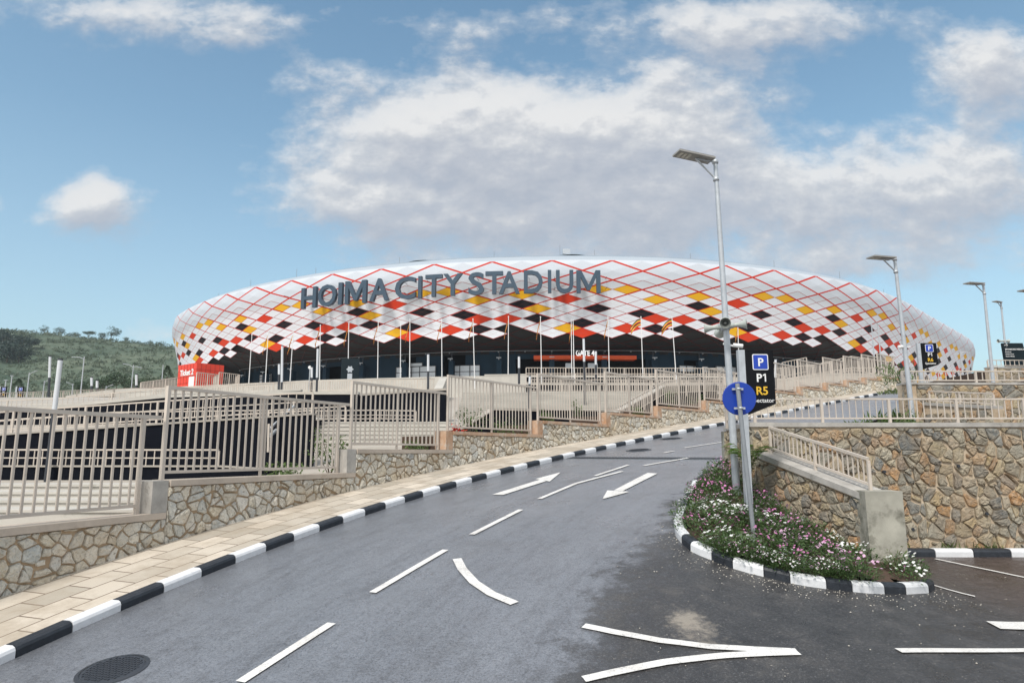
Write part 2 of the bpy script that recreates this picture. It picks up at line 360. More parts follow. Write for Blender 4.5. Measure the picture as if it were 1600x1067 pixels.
struct(mb.build('parking_kerb', [M['white_paint'], M['black_paint']]))
BED = [(1128, 737), (1104, 743), (1082, 760), (1070, 781), (1060, 803), (1053, 822), (1056, 838), (1065, 849), (1079, 861), (1094, 868), (1112, 875), (1128, 882), (1145, 888), (1169, 895), (1194, 901), (1214, 906), (1235, 911), (1263, 916), (1292, 920), (1312, 922.5), (1333, 924.5), (1358, 927), (1383, 928), (1417, 928.5), (1452, 926.5), (1461, 921)]
BCOL = [0, 1, 0, 1, 0, 1, 0, 1, 0, 0, 1, 1, 1, 0, 0, 1, 1, 0, 0, 1, 1, 0, 0, 1, 0, 1]
BCOL = [0, 1, 0, 1, 0, 0, 0, 1, 0, 0, 1, 1, 0, 0, 1, 1, 0, 0, 1, 1, 0, 0, 1, 0, 1]
bp = [hit(*q) for q in BED]
mb = MB(); nrm = []
for i in range(len(bp)):
    d = bp[min(i + 1, len(bp) - 1)] - bp[max(i - 1, 0)]; nn = Vector((-d.y, d.x, 0)).normalized(); nrm.append(nn)
for i in range(len(bp) - 1):
    kerb_stone(mb, bp[i], bp[i + 1], nrm[i], nrm[i + 1], .14, .13, BCOL[i], i == 0 or BCOL[i] != BCOL[i - 1], i == len(bp) - 2 or BCOL[i] != BCOL[min(i + 1, len(BCOL) - 1)])
struct(mb.build('flower_bed_kerb', [M['white_paint'], M['black_paint']]))
# pavement
mb = MB(); ts = [-8 + .5 * k for k in range(126)]; ws = [-.165, -.6, -1.1, -1.5, -2.0]
vs = [RT(t, w, .125 + .01 * j) for t in ts for j, w in enumerate(ws)]; uv = [(t, -w) for t in ts for w in ws]; n = len(ws)
mb.add(vs, [(i * n + j + 1, i * n + j, (i + 1) * n + j, (i + 1) * n + j + 1) for i in range(len(ts) - 1) for j in range(n - 1)], 0, True, uv)
struct(mb.build('pavement', M['paver']))
# ------------------------------------------------------------------ road markings
mk = MB()
def on(p, dz=.016): return Vector((p.x, p.y, zg(p.x, p.y) + dz))
def ribbon(pxs, wd=.12):
    pts = [hit(*q) for q in pxs]; P = [pts[0]]
    for a, b in zip(pts, pts[1:]):
        k = max(1, int((b - a).length / .14)); P += [on(a.lerp(b, (i + 1) / k), 0) for i in range(k)]
    L = []
    for i, p in enumerate(P):
        d = P[min(i + 1, len(P) - 1)] - P[max(i - 1, 0)]; s = Vector((d.y, -d.x, 0)).normalized() * wd / 2
        L += [on(p + s), on(p - s)]
    mk.add(L, [(2 * i, 2 * i + 1, 2 * i + 3, 2 * i + 2) for i in range(len(P) - 1)])
def strip2(A, B, k=10):   # two px polylines: sides of a filled shape
    A = [hit(*q) for q in A]; B = [hit(*q) for q in B]; L = []; fs = []
    for i in range(len(A) - 1):
        for j in range(k + 1):
            L += [on(A[i].lerp(A[i + 1], j / k)), on(B[i].lerp(B[i + 1], j / k))]
    n = len(L) // 2; mk.add(L, [(2 * i, 2 * i + 1, 2 * i + 3, 2 * i + 2) for i in range(n - 1)])
ribbon([(375, 1067), (518, 975)], .115); ribbon([(582, 927), (696, 860)], .11); ribbon([(737, 836), (814, 797)], .11)
ribbon([(300, 1120), (250, 1160)], .115)
ribbon([(843, 780), (900, 756), (972, 737)], .11); ribbon([(930, 744), (982, 727)], .1); ribbon([(1006, 728), (1075, 716)], .11); ribbon([(1037, 708), (1054, 705)], .1)
ribbon([(1070, 700), (1130, 691)], .1); ribbon([(1245, 678), (1290, 665)], .1)
ribbon([(714, 874), (722, 890), (741, 911), (768, 929), (804, 944)], .13)
strip2([(769, 773.5), (844, 750)], [(786, 774), (853, 752.5)], 8); strip2([(837, 749), (874, 739)], [(859, 753), (875, 739.8)], 5)      # arrow up
strip2([(1012, 739.5), (959, 767)], [(1027.5, 740.5), (973, 768)], 8)
strip2([(949, 767), (942, 779.5)], [(984, 769), (944, 779.8)], 5)
ribbon([(912, 979), (960, 989), (1030, 1002), (1110, 1012), (1180, 1016), (1246, 1019)], .11)
ribbon([(912, 1063), (960, 1052), (1040, 1036), (1130, 1026), (1248, 1021)], .11)
ribbon([(1404, 1018), (1620, 1017)], .10)
strip2([(1541, 972), (1640, 972)], [(1564, 984), (1640, 985)], 3)
ribbon([(1462, 874), (1610, 905)], .07); ribbon([(1458, 915), (1524, 933)], .07)
struct(mk.build('road_markings', M['mark']))
# manholes and drain grating
def manhole(x, y, r, label):
    c = hit(x, y); g = Vector((0, 0, 0)); t, w = tw(c.x, c.y); e1 = (RT(t + .5, w) - RT(t - .5, w)).normalized(); e2 = (RT(t, w + .5) - RT(t, w - .5)).normalized(); up = e2.cross(e1); up = up if up.z > 0 else -up
    o = thing('manhole_cover', label, 'manhole', c, 'manhole covers in the road')
    P = lambda a, rr, z: c + (e1 * math.cos(a) + e2 * math.sin(a)) * rr + up * z
    mb = MB(); n = 32
    for r0, r1, z0, z1 in ((r * 1.14, r * 1.0, .006, .016),):
        mb.add([P(2 * math.pi * k / n, q, z) for q, z in ((r0, z0), (r1, z1)) for k in range(n)], [(k, (k + 1) % n, n + (k + 1) % n, n + k) for k in range(n)])
    mb.build('rim', M['dark_metal'], o)
    mb = MB(); mb.add([P(2 * math.pi * k / n, r * .98, .013) for k in range(n)], [tuple(range(n))])
    k = 7
    for i in range(-k, k + 1):
        for j in range(-k, k + 1):
            a, b = i * r / k * .95, j * r / k * .95
            if math.hypot(a, b) < r * .9:
                q = c + e1 * a + e2 * b; s = r / k * .3; (sa, sb) = (s, s * .4) if (i + j) % 2 else (s * .4, s)
                mb.add([q + e1 * u * sa + e2 * v * sb + up * z for z in (.012, .02) for u, v in ((-1, -1), (1, -1), (1, 1), (-1, 1))], [(4, 5, 6, 7), (0, 1, 5, 4), (1, 2, 6, 5), (2, 3, 7, 6), (3, 0, 4, 7)])
    mb.build('lid', M['dark_metal'], o)
manhole(176, 1046, .30, 'large round iron manhole cover nearest the camera by the kerb')
manhole(998, 703.5, .36, 'round manhole cover just uphill of the drain grating')
manhole(1049, 685.5, .36, 'smallest round manhole cover, far up the road by the kerb')
o = thing('drain_grating', 'long metal drain grating set across the road', 'drain', RT(15.0, 2))
mb = MB(); A, B = RT(15.15, .05), RT(15.15, 5.9); d = (B - A); e = (RT(15.4, 3) - RT(14.9, 3)).normalized() * .24
for s in (-1, 1): mb.beam(A + e * s + Vector((0, 0, .005)), B + e * s + Vector((0, 0, .005)), .03, .02)
mb.build('frame', M['grey_metal'], o); mb = MB()
for k in range(60):
    p = A.lerp(B, (k + .5) / 60); mb.beam(p - e + Vector((0, 0, .004)), p + e + Vector((0, 0, .004)), .05, .016)
mb.build('grate_bars', M['dark_metal'], o)
# ------------------------------------------------------------------ rubble masonry
def clip(poly, nx, ny, c):
    out = []
    for i in range(len(poly)):
        p, q = poly[i], poly[(i + 1) % len(poly)]; dp = p[0] * nx + p[1] * ny - c; dq = q[0] * nx + q[1] * ny - c
        if dp <= 0: out.append(p)
        if dp * dq < 0:
            k = dp / (dp - dq); out.append((p[0] + (q[0] - p[0]) * k, p[1] + (q[1] - p[1]) * k))
    return out
def stones(mb, L, z0, z1, size, fmap, mi=1, bulge=.04, gap=.016, seed=1, keep=None):
    """irregular field stones filling [0,L] x [z0,z1]; fmap(s, z, d) -> 3D point, d = proud of the mortar"""
    r = random.Random(seed); S = []; size *= .92; nx = max(1, int(L / size)); nz = max(1, int((z1 - z0) / (size * .82)))
    for i in range(-1, nx + 1):
        for j in range(-1, nz + 1):
            if r.random() < .16: continue
            S.append(((i + .5 + (.5 if j % 2 else 0) + r.uniform(-.5, .5)) * L / nx, z0 + (j + .5 + r.uniform(-.42, .42)) * (z1 - z0) / nz))
            if r.random() < .22: S.append((S[-1][0] + size * .45, S[-1][1] + r.uniform(-.3, .3) * size))
    cell = {}
    for q in S: cell.setdefault((int(q[0] // (size * 1.5)), int(q[1] // (size * 1.5))), []).append(q)
    wt = {id(q): r.uniform(-.13, .13) * size for q in S}
    for p in S:
        if keep and not keep(p): continue
        poly = [(0, z0 + .01), (L, z0 + .01), (L, z1 - .01), (0, z1 - .01)]
        ci, cj = int(p[0] // (size * 1.5)), int(p[1] // (size * 1.5))
        for a in (-2, -1, 0, 1, 2):
            for b in (-2, -1, 0, 1, 2):
                for q in cell.get((ci + a, cj + b), ()):
                    if q is p: continue
                    dx, dy = q[0] - p[0], q[1] - p[1]; d = math.hypot(dx, dy)
                    if d < 1e-4: continue
                    g = gap * r.choice((.3, .6, .9, 1.2, 2.2)) - (wt[id(p)] - wt[id(q)])
                    poly = clip(poly, dx / d, dy / d, (p[0] * dx + p[1] * dy) / d + d / 2 - g)
                    if len(poly) < 3: break
                if len(poly) < 3: break
            if len(poly) < 3: break
        if len(poly) < 3: continue
        cx = sum(q[0] for q in poly) / len(poly); cz = sum(q[1] for q in poly) / len(poly)
        area = abs(sum(poly[i][0] * poly[(i + 1) % len(poly)][1] - poly[(i + 1) % len(poly)][0] * poly[i][1] for i in range(len(poly)))) / 2
        if area < size * size * .05: continue
        ring = []
        for i in range(len(poly)):        # cut corners, then roughen
            p0, p1, p2 = poly[i - 1], poly[i], poly[(i + 1) % len(poly)]
            kk = r.uniform(.04, .15)
            for o_, k in ((p0, kk), (p2, kk)): ring.append((p1[0] + (o_[0] - p1[0]) * k, p1[1] + (o_[1] - p1[1]) * k))
        ring2 = []
        for i in range(len(ring)):
            a, b = ring[i], ring[(i + 1) % len(ring)]; ring2.append(a)
            if math.hypot(a[0] - b[0], a[1] - b[1]) > size * .22: ring2.append(((a[0] + b[0]) / 2 + r.uniform(-.045, .045) * size, (a[1] + b[1]) / 2 + r.uniform(-.045, .045) * size))
        n = len(ring2); H = bulge * r.uniform(.6, 1.3); tx, tz = r.uniform(-.35, .35), r.uniform(-.35, .35)
        vs = []
        for sc, dd in ((1., -.01), (.985, .45), (.90, .88), (.5, 1.)):
            for a, b in ring2:
                s, z = cx + (a - cx) * sc, cz + (b - cz) * sc
                d = -.01 if dd < 0 else H * dd * (1 + r.uniform(-.22, .22)) + ((s - cx) * tx + (z - cz) * tz) * .25 * (dd > .5)
                vs.append(fmap(s, z, d))
        vs.append(fmap(cx, cz, H * 1.02))
        fs = [(i * n + k, i * n + (k + 1) % n, (i + 1) * n + (k + 1) % n, (i + 1) * n + k) for i in range(3) for k in range(n)] + [(3 * n + k, 3 * n + (k + 1) % n, 4 * n) for k in range(n)]
        mb.add(vs, fs, mi, False)
# ------------------------------------------------------------------ left plinth wall, coping, piers, fence
WB = -1.78
def wt_at(px, z):          # t where the wall face at height z shows at photo column px
    a, b = -6., 54.
    for _ in range(40):
        c = (a + b) / 2; p = RT(c, WB); p.z = z
        if proj(p)[0] < px: a = c
        else: b = c
    return a
BX = [258, 554, 706, 847, 953, 1033, 1107, 1162, 1212, 1254, 1294, 1326, 1354, 1378, 1404]
REF = [(250, 801), (300, 748.5), (640, 702), (760, 675.5), (880, 659), (975, 646), (1055, 636.5), (1120, 627), (1172, 619), (1222, 611.5), (1262, 605), (1300, 599), (1332, 595), (1359, 591), (1384, 589)]
tb = [-4.5]; zc = []
zg_ = 1.4
for i, (x, y) in enumerate(REF):
    z = 1.5
    for _ in range(12):
        p = RT(wt_at(x, z), WB); z = at(x, y, p.y).z
    zc.append(z); tb.append(wt_at(BX[i], z))
wall = thing('stone_wall', 'long stepped wall of pale rubble stone carrying the beige fence beside the pavement', 'wall', RT(tb[1], WB))
fence = thing('metal_fence', 'long beige bar fence stepping uphill along the pale rubble stone wall', 'fence', RT(tb[1], WB, 1))
def dirn(t): d = RT(t + .05, WB) - RT(t - .05, WB); d.z = 0; return d.normalized()
def beamw(mb, t0, t1, z, off, w, h, mi=0, step=1.2, d0=0):
    k = max(1, int(round((t1 - t0) / step))); P = [RT(t0 + (t1 - t0) * i / k, WB + off) for i in range(k + 1)]
    for a, b in zip(P, P[1:]): a.z = b.z = z; mb.beam(a, b, w, h, mi)
mas = MB()
for i in range(len(zc)):
    t0, t1 = tb[i], tb[i + 1]; top = zc[i] - .1; n = max(2, int((t1 - t0) / .8)); L = t1 - t0
    lo = pv(CZ, t0) - .05; s_len = L
    # mortar core
    for k in range(n):
        a, b = t0 + L * k / n, t0 + L * (k + 1) / n
        P = [RT(a, WB), RT(b, WB), RT(b, WB - .4), RT(a, WB - .4)]
        bot = [Vector((p.x, p.y, min(pv(CZ, a), pv(CZ, b)) - .3)) for p in P]; tp = [Vector((p.x, p.y, top)) for p in P]
        mas.hexa(bot + tp, 0)
    size = .215 + .05 * sstep(15, 30, t0)
    def fm(s, z, d, t0=t0): q = RT(t0 + s, WB + d); q.z = z; return q
    stones(mas, L, lo, top, size, fm, 1, .050, .012, seed=11 + i, keep=lambda p, t0=t0: p[1] > pv(CZ, t0 + p[0]) - .1)
    # side of each step
mas.build('masonry', [M['mortar_pale'], M['stone_pale']], wall)
for i in range(len(zc)):
    t0, t1 = tb[i], tb[i + 1]; mb = MB()
    beamw(mb, t0 + .02, t1 - .03, zc[i] - .05, -.17, .46, .1)
    mb.build('coping', M['coping'] if i < 3 else M['rust_conc'], wall)
    if i + 1 < len(zc):
        mb = MB(); q = [RT(t1 - .30, WB + .035), RT(t1 - .004, WB + .035), RT(t1 - .004, WB - .36), RT(t1 - .30, WB - .36)]
        mb.hexa([Vector((p.x, p.y, zc[i] + .002)) for p in q] + [Vector((p.x, p.y, zc[i + 1] - .003)) for p in q])
        mb.build('pier', M['concrete'] if i < 2 else M['rust_conc'], wall)
FH = 1.62
for i in range(len(zc)):
    t0, t1 = tb[i] + (.02 if i else 0), tb[i + 1] - (.36 if i < len(zc) - 1 else .05); z0, z1 = zc[i], zc[i] + FH
    mb = MB(); off = -.2
    beamw(mb, t0, t1 + .3, z1 - .03, off, .06, .062); beamw(mb, t0, t1, z0 + .13, off, .05, .05)
    nb = int((t1 - t0) / .16); hgt = z1 - z0
    for k in range(1, nb):
        t = t0 + (t1 - t0) * k / nb; a = RT(t, WB + off); b = a.copy(); a.z = z0 + .15; b.z = z1 - .055
        d = dirn(t); sd = Vector((d.y, -d.x, 0)); s = .0155 if i < 3 else .0115
        mb.hexa([a + (-d - sd) * s, a + (d - sd) * s, a + (d + sd) * s, a + (-d + sd) * s, b + (-d - sd) * s, b + (d - sd) * s, b + (d + sd) * s, b + (-d + sd) * s])
    mb.build('panel', M['beige_metal'], fence)
    for t in (t0 + .02, (t0 + t1) / 2, t1 - .02):
        pw_ = .062 if abs(t - (t0 + t1) / 2) > .1 else .046
        mb = MB(); a = RT(t, WB + off); b = a.copy(); a.z = z0 - .02; b.z = z1 - (0 if t < t0 + .1 else .061)
        mb.beam(a, b, pw_, pw_, 0, dirn(t)); mb.build('post', M['beige_metal'], fence)
# planting ground just behind the fence
mb = MB()
for i in range(3, len(zc)):
    t0, t1 = tb[i], tb[i + 1]; q = [RT(t0, WB - .38), RT(t1, WB - .38), RT(t1, WB - 1.9), RT(t0, WB - 1.9)]
    mb.hexa([Vector((p.x, p.y, zc[i] - 1.2)) for p in q] + [Vector((p.x, p.y, zc[i] - (.13 if i else .3))) for p in q])
struct(mb.build('planting_soil', M['soil']))
# ------------------------------------------------------------------ generic railing between two points (level or sloped)
def railing(name, pts, h, label, cat='railing', bal=.13, bs=.011, rail=.04, post=.055, foot=.08, mat='beige_metal', group=None, pmax=2.6, low=.12, mid=None, parts=True):
    pts = [Vector(p) for p in pts]; o = thing(name, label, cat, pts[0], group)
    R_ = MB(); B_ = MB(); posts = []
    up = Vector((0, 0, 1))
    for a, b in zip(pts, pts[1:]):
        L = (b - a).length; R_.beam(a + up * (h - rail / 2), b + up * (h - rail / 2), rail, rail); R_.beam(a + up * low, b + up * low, rail * .85, rail * .85)
        if mid: R_.beam(a + up * mid, b + up * mid, rail * .7, rail * .7)
        k = max(1, int(math.ceil(L / pmax))); posts += [a.lerp(b, i / k) for i in range(k)]
        n = max(2, int(L / bal)); d = (b - a); d.z = 0; d.normalize(); sd = Vector((d.y, -d.x, 0))
        for i in range(1, n):
            p = a.lerp(b, i / n); q = p + up * (h - rail); p = p + up * low
            B_.hexa([p + (-d - sd) * bs, p + (d - sd) * bs, p + (d + sd) * bs, p + (-d + sd) * bs, q + (-d - sd) * bs, q + (d - sd) * bs, q + (d + sd) * bs, q + (-d + sd) * bs])
    posts.append(pts[-1]); m = M[mat]
    R_.build('rails', m, o); B_.build('bar_grille', m, o)
    if parts:
        for p in posts:
            mb = MB(); mb.beam(p - up * foot, p + up * (h - rail - .003), post, post, 0, (1, 0, 0)); mb.build('post', m, o)
    else:
        mb = MB()
        for p in posts: mb.beam(p - up * foot, p + up * (h - rail - .003), post, post, 0, (1, 0, 0))
        mb.build('posts', m, o)
    return o
# ------------------------------------------------------------------ right-hand retaining walls
def wall_run(name, label, pts, ztop, zbot, thick, size, mats, seed, cop=.085, over=.05, copmat='concrete', endcap=None):
    """masonry along pts (xy list, face on the right of travel), flat coping on top"""
    o = thing(name, label, 'wall', (pts[0][0], pts[0][1], zbot)); mb = MB(); cp = MB()
    for i, (a, b) in enumerate(zip(pts, pts[1:])):
        a = Vector((a[0], a[1], 0)); b = Vector((b[0], b[1], 0)); d = (b - a); L = d.length; d.normalize(); nn = Vector((d.y, -d.x, 0))
        q = [a, b, b - nn * thick, a - nn * thick]
        mb.hexa([p + Vector((0, 0, zbot)) for p in q] + [p + Vector((0, 0, ztop - cop)) for p in q], 0)
        def fm(s, z, dd, a=a, d=d, nn=nn): p = a + d * s + nn * dd; p.z = z; return p
        stones(mb, L, zbot, ztop - cop - .02, size, fm, 1, .055, .012, seed + i)
        q = [a + nn * over - d * (over if i == 0 else 0), b + nn * over + d * over, b - nn * (thick + over) + d * over, a - nn * (thick + over)]
        dz = .003 * i
        cp.hexa([p + Vector((0, 0, ztop - cop - dz)) for p in q] + [p + Vector((0, 0, ztop - dz)) for p in q], 0)
    mb.build('masonry', mats, o); cp.build('coping', M[copmat], o)
    return o
DK = [M['mortar_dark'], M['stone_dark']]
C1 = at(1177, 700, 13.5); C2 = RT(12.6, 5.75)
ZT = at(1300, 660, 13.5).z
w1 = wall_run('retaining_wall', 'tall dark rubble retaining wall standing right behind the flower bed and parking kerb', [(C2.x, C2.y), (C1.x, 13.5), (26, 13.5)], ZT, .1, .35, .235, DK, 41)
mb = MB(); q = RT(12.6, 5.75); mb.box((q.x + .12, q.y + .12, 1.9), (.34, .26, 2 * (ZT - .1 - 1.9)), R(-4)); mb.build('end_pier', M['pier_conc'], w1)
# drain spouts
for x, y in ((1494, 727), (1379, 736), (1538, 801), (1423, 825)):
    mb = MB(); p = at(x, y, 13.5); mb.tube(p + Vector((0, .1, 0)), p - Vector((0, .09, .01)), .028, n=10); mb.build('weep_pipe', M['dark_metal'], w1)
rp = [at(x, 660, 13.62) for x in (1150, 1600)]
a = Vector((C1.x - .15, 14.6, ZT)); railing('wall_railing', [a, Vector((C1.x + .12, 13.66, ZT)), Vector((25, 13.66, ZT))], at(1300, 622, 13.66).z - ZT, 'long low beige railing on the coping of the tall retaining wall beside the blue disc', bal=.135, bs=.008, rail=.035, post=.05, pmax=1.42, low=.09)
# terrace earth behind
mb = MB(); e = [RT(t, 6.05) for t in (12.7, 16, 19, 22, 25)]; poly = [Vector((C1.x + .3, 13.8, 0))] + [Vector((p.x, p.y, 0)) for p in e] + [Vector((60, 25.6, 0)), Vector((60, 13.8, 0))]
mb.prism([p + Vector((0, 0, -1)) for p in poly], Vector((0, 0, 3.55)))
struct(mb.build('terrace', M['soil']))
# wing wall with sloping coping, pier and railing
PB = hit(1384, 891); pierY = PB.y
wa = Vector((at(1182, 700, 13.45).x, 13.44, 0)); wb = Vector((at(1353, 770, pierY + .1).x, pierY + .16, 0))
za = at(1182, 700, 13.4).z - .06; zb = at(1350, 771, pierY).z
wing = thing('wing_wall', 'short rubble wing wall with sloping coping between flower bed and tall retaining wall', 'wall', (wb.x, wb.y, .4))
d = (wb - wa); L = d.length; d.normalize(); nn = Vector((d.y, -d.x, 0)); th_ = .42
mb = MB(); q = [wa, wb, wb - nn * th_, wa - nn * th_]
if nn.x > 0: nn = -nn
q = [wa, wb, wb - nn * th_, wa - nn * th_]
zz = lambda k, o_=0: za + (zb - za) * k + o_
mb.hexa([p + Vector((0, 0, .2)) for p in q] + [q[0] + Vector((0, 0, za - .1)), q[1] + Vector((0, 0, zb - .1)), q[2] + Vector((0, 0, zb - .1)), q[3] + Vector((0, 0, za - .1))], 0)
def fm(s, z, dd): p = wa + d * s + nn * dd; p.z = .2 + (z - .2) * (zz(s / L) - .13 - .2) / (za - .33); return p
stones(mb, L, .2, za - .13, .22, fm, 1, .045, .011, 77)
mb.build('masonry', DK, wing)
mb = MB(); q = [wa + nn * .06, wb + nn * .06, wb - nn * (th_ + .06), wa - nn * (th_ + .06)]
mb.hexa([q[i] + Vector((0, 0, (za, zb, zb, za)[i] - .1)) for i in range(4)] + [q[i] + Vector((0, 0, (za, zb, zb, za)[i])) for i in range(4)]); mb.build('coping', M['concrete'], wing)
xl, xr = at(1351, 765, pierY).x, at(1410, 765, pierY).x
mb = MB(); zb2 = zb + .035; w_ = xr - xl
mb.hexa([Vector((xl + .02, pierY, .1)), Vector((xr + .0, pierY, .1)), Vector((xr + .0, pierY + .4, .1)), Vector((xl + .02, pierY + .4, .1)), Vector((xl, pierY, zb2)), Vector((xr, pierY, zb2)), Vector((xr, pierY + .4, zb2)), Vector((xl, pierY + .4, zb2))])
mb.build('end_pier', M['pier_conc'], wing)
ra = wa.lerp(wb, .06) - nn * .2; rb = wa.lerp(wb, .97) - nn * .2; ra.z = zz(.06); rb.z = zz(.97)
railing('wing_railing', [ra, rb], .52, 'short sloping beige railing on the wing wall coping next to the concrete pier', bal=.115, bs=.0085, rail=.045, post=.045, pmax=1.3, low=.1)
# upper terraces
def upper(Y, xleft, ycop, yrail, seed, lab1, lab2, zb, x2=70):
    p = at(xleft, ycop, Y); o = wall_run('retaining_wall', lab1, [(p.x / Y * (Y + 5) * 1.012, Y + 5), (p.x, Y), (x2, Y)], p.z, zb, .4, .36, DK, seed)
    h = at(xleft, yrail, Y).z - p.z
    return o, p, h
o2, p2, h2 = upper(25, 1411, 597.5, 578, 91, 'middle rubble terrace wall above the tall retaining wall, with the R6 sign on its end', '', 2.2)
pa = at(1425, 597.5, 25.1)
railing('wall_railing', [Vector((p2.x / 25 * 29 * 1.02, 29.0, p2.z)), Vector((p2.x + .1, 25.2, p2.z)), Vector((50, 25.2, p2.z))], h2, 'beige railing along the middle terrace wall under the R6 sign', bal=.27, bs=.014, rail=.05, post=.07, pmax=2.8, low=.1)
o3, p3, h3 = upper(42, 1545, 573, 561.5, 95, 'uppermost rubble terrace wall below the dark information board', '', 4)
railing('wall_railing', [Vector((p3.x + .1, 42.2, p3.z)), Vector((75, 42.2, p3.z))], h3, 'beige railing on the uppermost terrace wall in front of the dark information board', bal=.28, bs=.015, rail=.05, post=.07, low=.1)
# second wing wall
wa = Vector((at(1449, 628, 24.6).x, 24.85, at(1449, 628, 24.6).z)); wb = Vector((at(1551, 634, 22.3).x, 22.3, at(1551, 634, 22.3).z)); d = (wb - wa); d.z = 0; L = d.length; d.normalize(); nn = Vector((-d.y, d.x, 0)); nn = nn if nn.y < 0 else -nn
o = thing('wing_wall', 'small upper wing wall of rubble stone in front of the middle terrace wall', 'wall', (wb.x, wb.y, 2.5)); mb = MB()
q = [wa, wb, wb - nn * .4, wa - nn * .4]; mb.hexa([Vector((p.x, p.y, 2.3)) for p in q] + [p - Vector((0, 0, .1)) for p in q], 0)
def fm(s, z, dd): p = wa + d * s + nn * dd; p.z = z; return p
stones(mb, L, 2.4, min(wa.z, wb.z) - .12, .3, fm, 1, .04, .018, 78); mb.build('masonry', DK, o)
mb = MB(); q = [wa + nn * .05, wb + nn * .05, wb - nn * .45, wa - nn * .45]; mb.hexa([p - Vector((0, 0, .1)) for p in q] + q); mb.build('coping', M['concrete'], o)
railing('wing_railing', [wa - nn * .2 + d * .1, wb - nn * .2 - d * .1], at(1456, 609, 24.6).z - wa.z, 'short beige railing on the small upper wing wall', bal=.27, bs=.013, rail=.05, post=.06, pmax=2.2, low=.08)
mb = MB(); poly = [(p2.x + .4, 25.35), (p2.x * 1.2 * 1.03, 30), (p2.x * 1.48 * 1.03, 37), (max(p3.x, p2.x * 1.69 * 1.02), 42.3), (80, 42.3), (80, 25.35)]
mb.prism([Vector((x, y, 1.0)) for x, y in poly], Vector((0, 0, p2.z - .12 - 1.0))); struct(mb.build('upper_terrace', M['soil']))
mb = MB(); poly = [(p3.x + .3, 42.3), (p3.x + 4, 75), (140, 80), (140, 42.3)]
mb.prism([Vector((x, y, 1.0)) for x, y in poly], Vector((0, 0, p3.z - .12 - 1.0))); struct(mb.build('top_terrace', M['soil']))
# ------------------------------------------------------------------ stadium
PTS = [(-59.2,121.6),(-53.3,115.1),(-46.9,109.3),(-40.1,104.3),(-33.1,100.1),(-25.6,96.2),(-18.1,93.5),(-9.9,91.0),(-2.4,89.9),(5.4,89.3),(13.2,89.3),(20.9,89.9),(28.6,91.5),(35.9,93.7),(43.1,96.8),(50.0,100.5),(56.4,104.9),(62.9,110.3),(70,117.2),(79.3,127.1),(88.9,137.2),(98.4,147.2),(106.5,156.3),(112,164.5),(114.5,176),(110,195),(90,213),(50,226),(0,226),(-40,214),(-62,194),(-71.5,170),(-73,152),(-70,140),(-65,129.5)]
_C = []
for i in range(len(PTS)):
    p0, p1, p2_, p3_ = [np.array(PTS[(i + k) % len(PTS)], float) for k in (-1, 0, 1, 2)]
    for k in range(40):
        t = k / 40; _C.append(.5 * (2 * p1 + (p2_ - p0) * t + (2 * p0 - 5 * p1 + 4 * p2_ - p3_) * t * t + (3 * p1 - p0 - 3 * p2_ + p3_) * t ** 3))
_C = np.array(_C); _D = np.hypot(*(np.roll(_C, -1, 0) - _C).T); _S = np.concatenate([[0], np.cumsum(_D)]); _S0 = _S[360]
NS = 63; WS = _S[-1] / NS       # 63 lattice bays round the bowl
def plan(s, off):
    a = (s * WS + _S0) % _S[-1]; i = min(int(np.searchsorted(_S, a, 'right')) - 1, len(_C) - 1); t = (a - _S[i]) / _D[i]
    p = _C[i] * (1 - t) + _C[(i + 1) % len(_C)] * t; q = _C[(i + 30) % len(_C)] - _C[i - 30]; q = q / np.hypot(*q)
    return p[0] + q[1] * off, p[1] - q[0] * off
VZ = np.array([(-1, 29.6, -3.5), (-.5, 28.95, -1.5), (0, 28.0, 0), (.5, 26.5, .3), (1, 25.25, .2), (1.5, 24.05, -.2), (2, 22.8, -.5), (2.5, 21.55, -.8), (3, 20.3, -1.1), (3.5, 18.95, -1.3), (4, 17.6, -1.4), (5, 15, -2), (6, 12.5, -2.7), (7, 11., -3)])
def surf(s, v, dd=0.):
    z = float(np.interp(v, VZ[:, 0], VZ[:, 1])); o = float(np.interp(v, VZ[:, 0], VZ[:, 2])); x, y = plan(s, o + dd); return Vector((x, y, z))
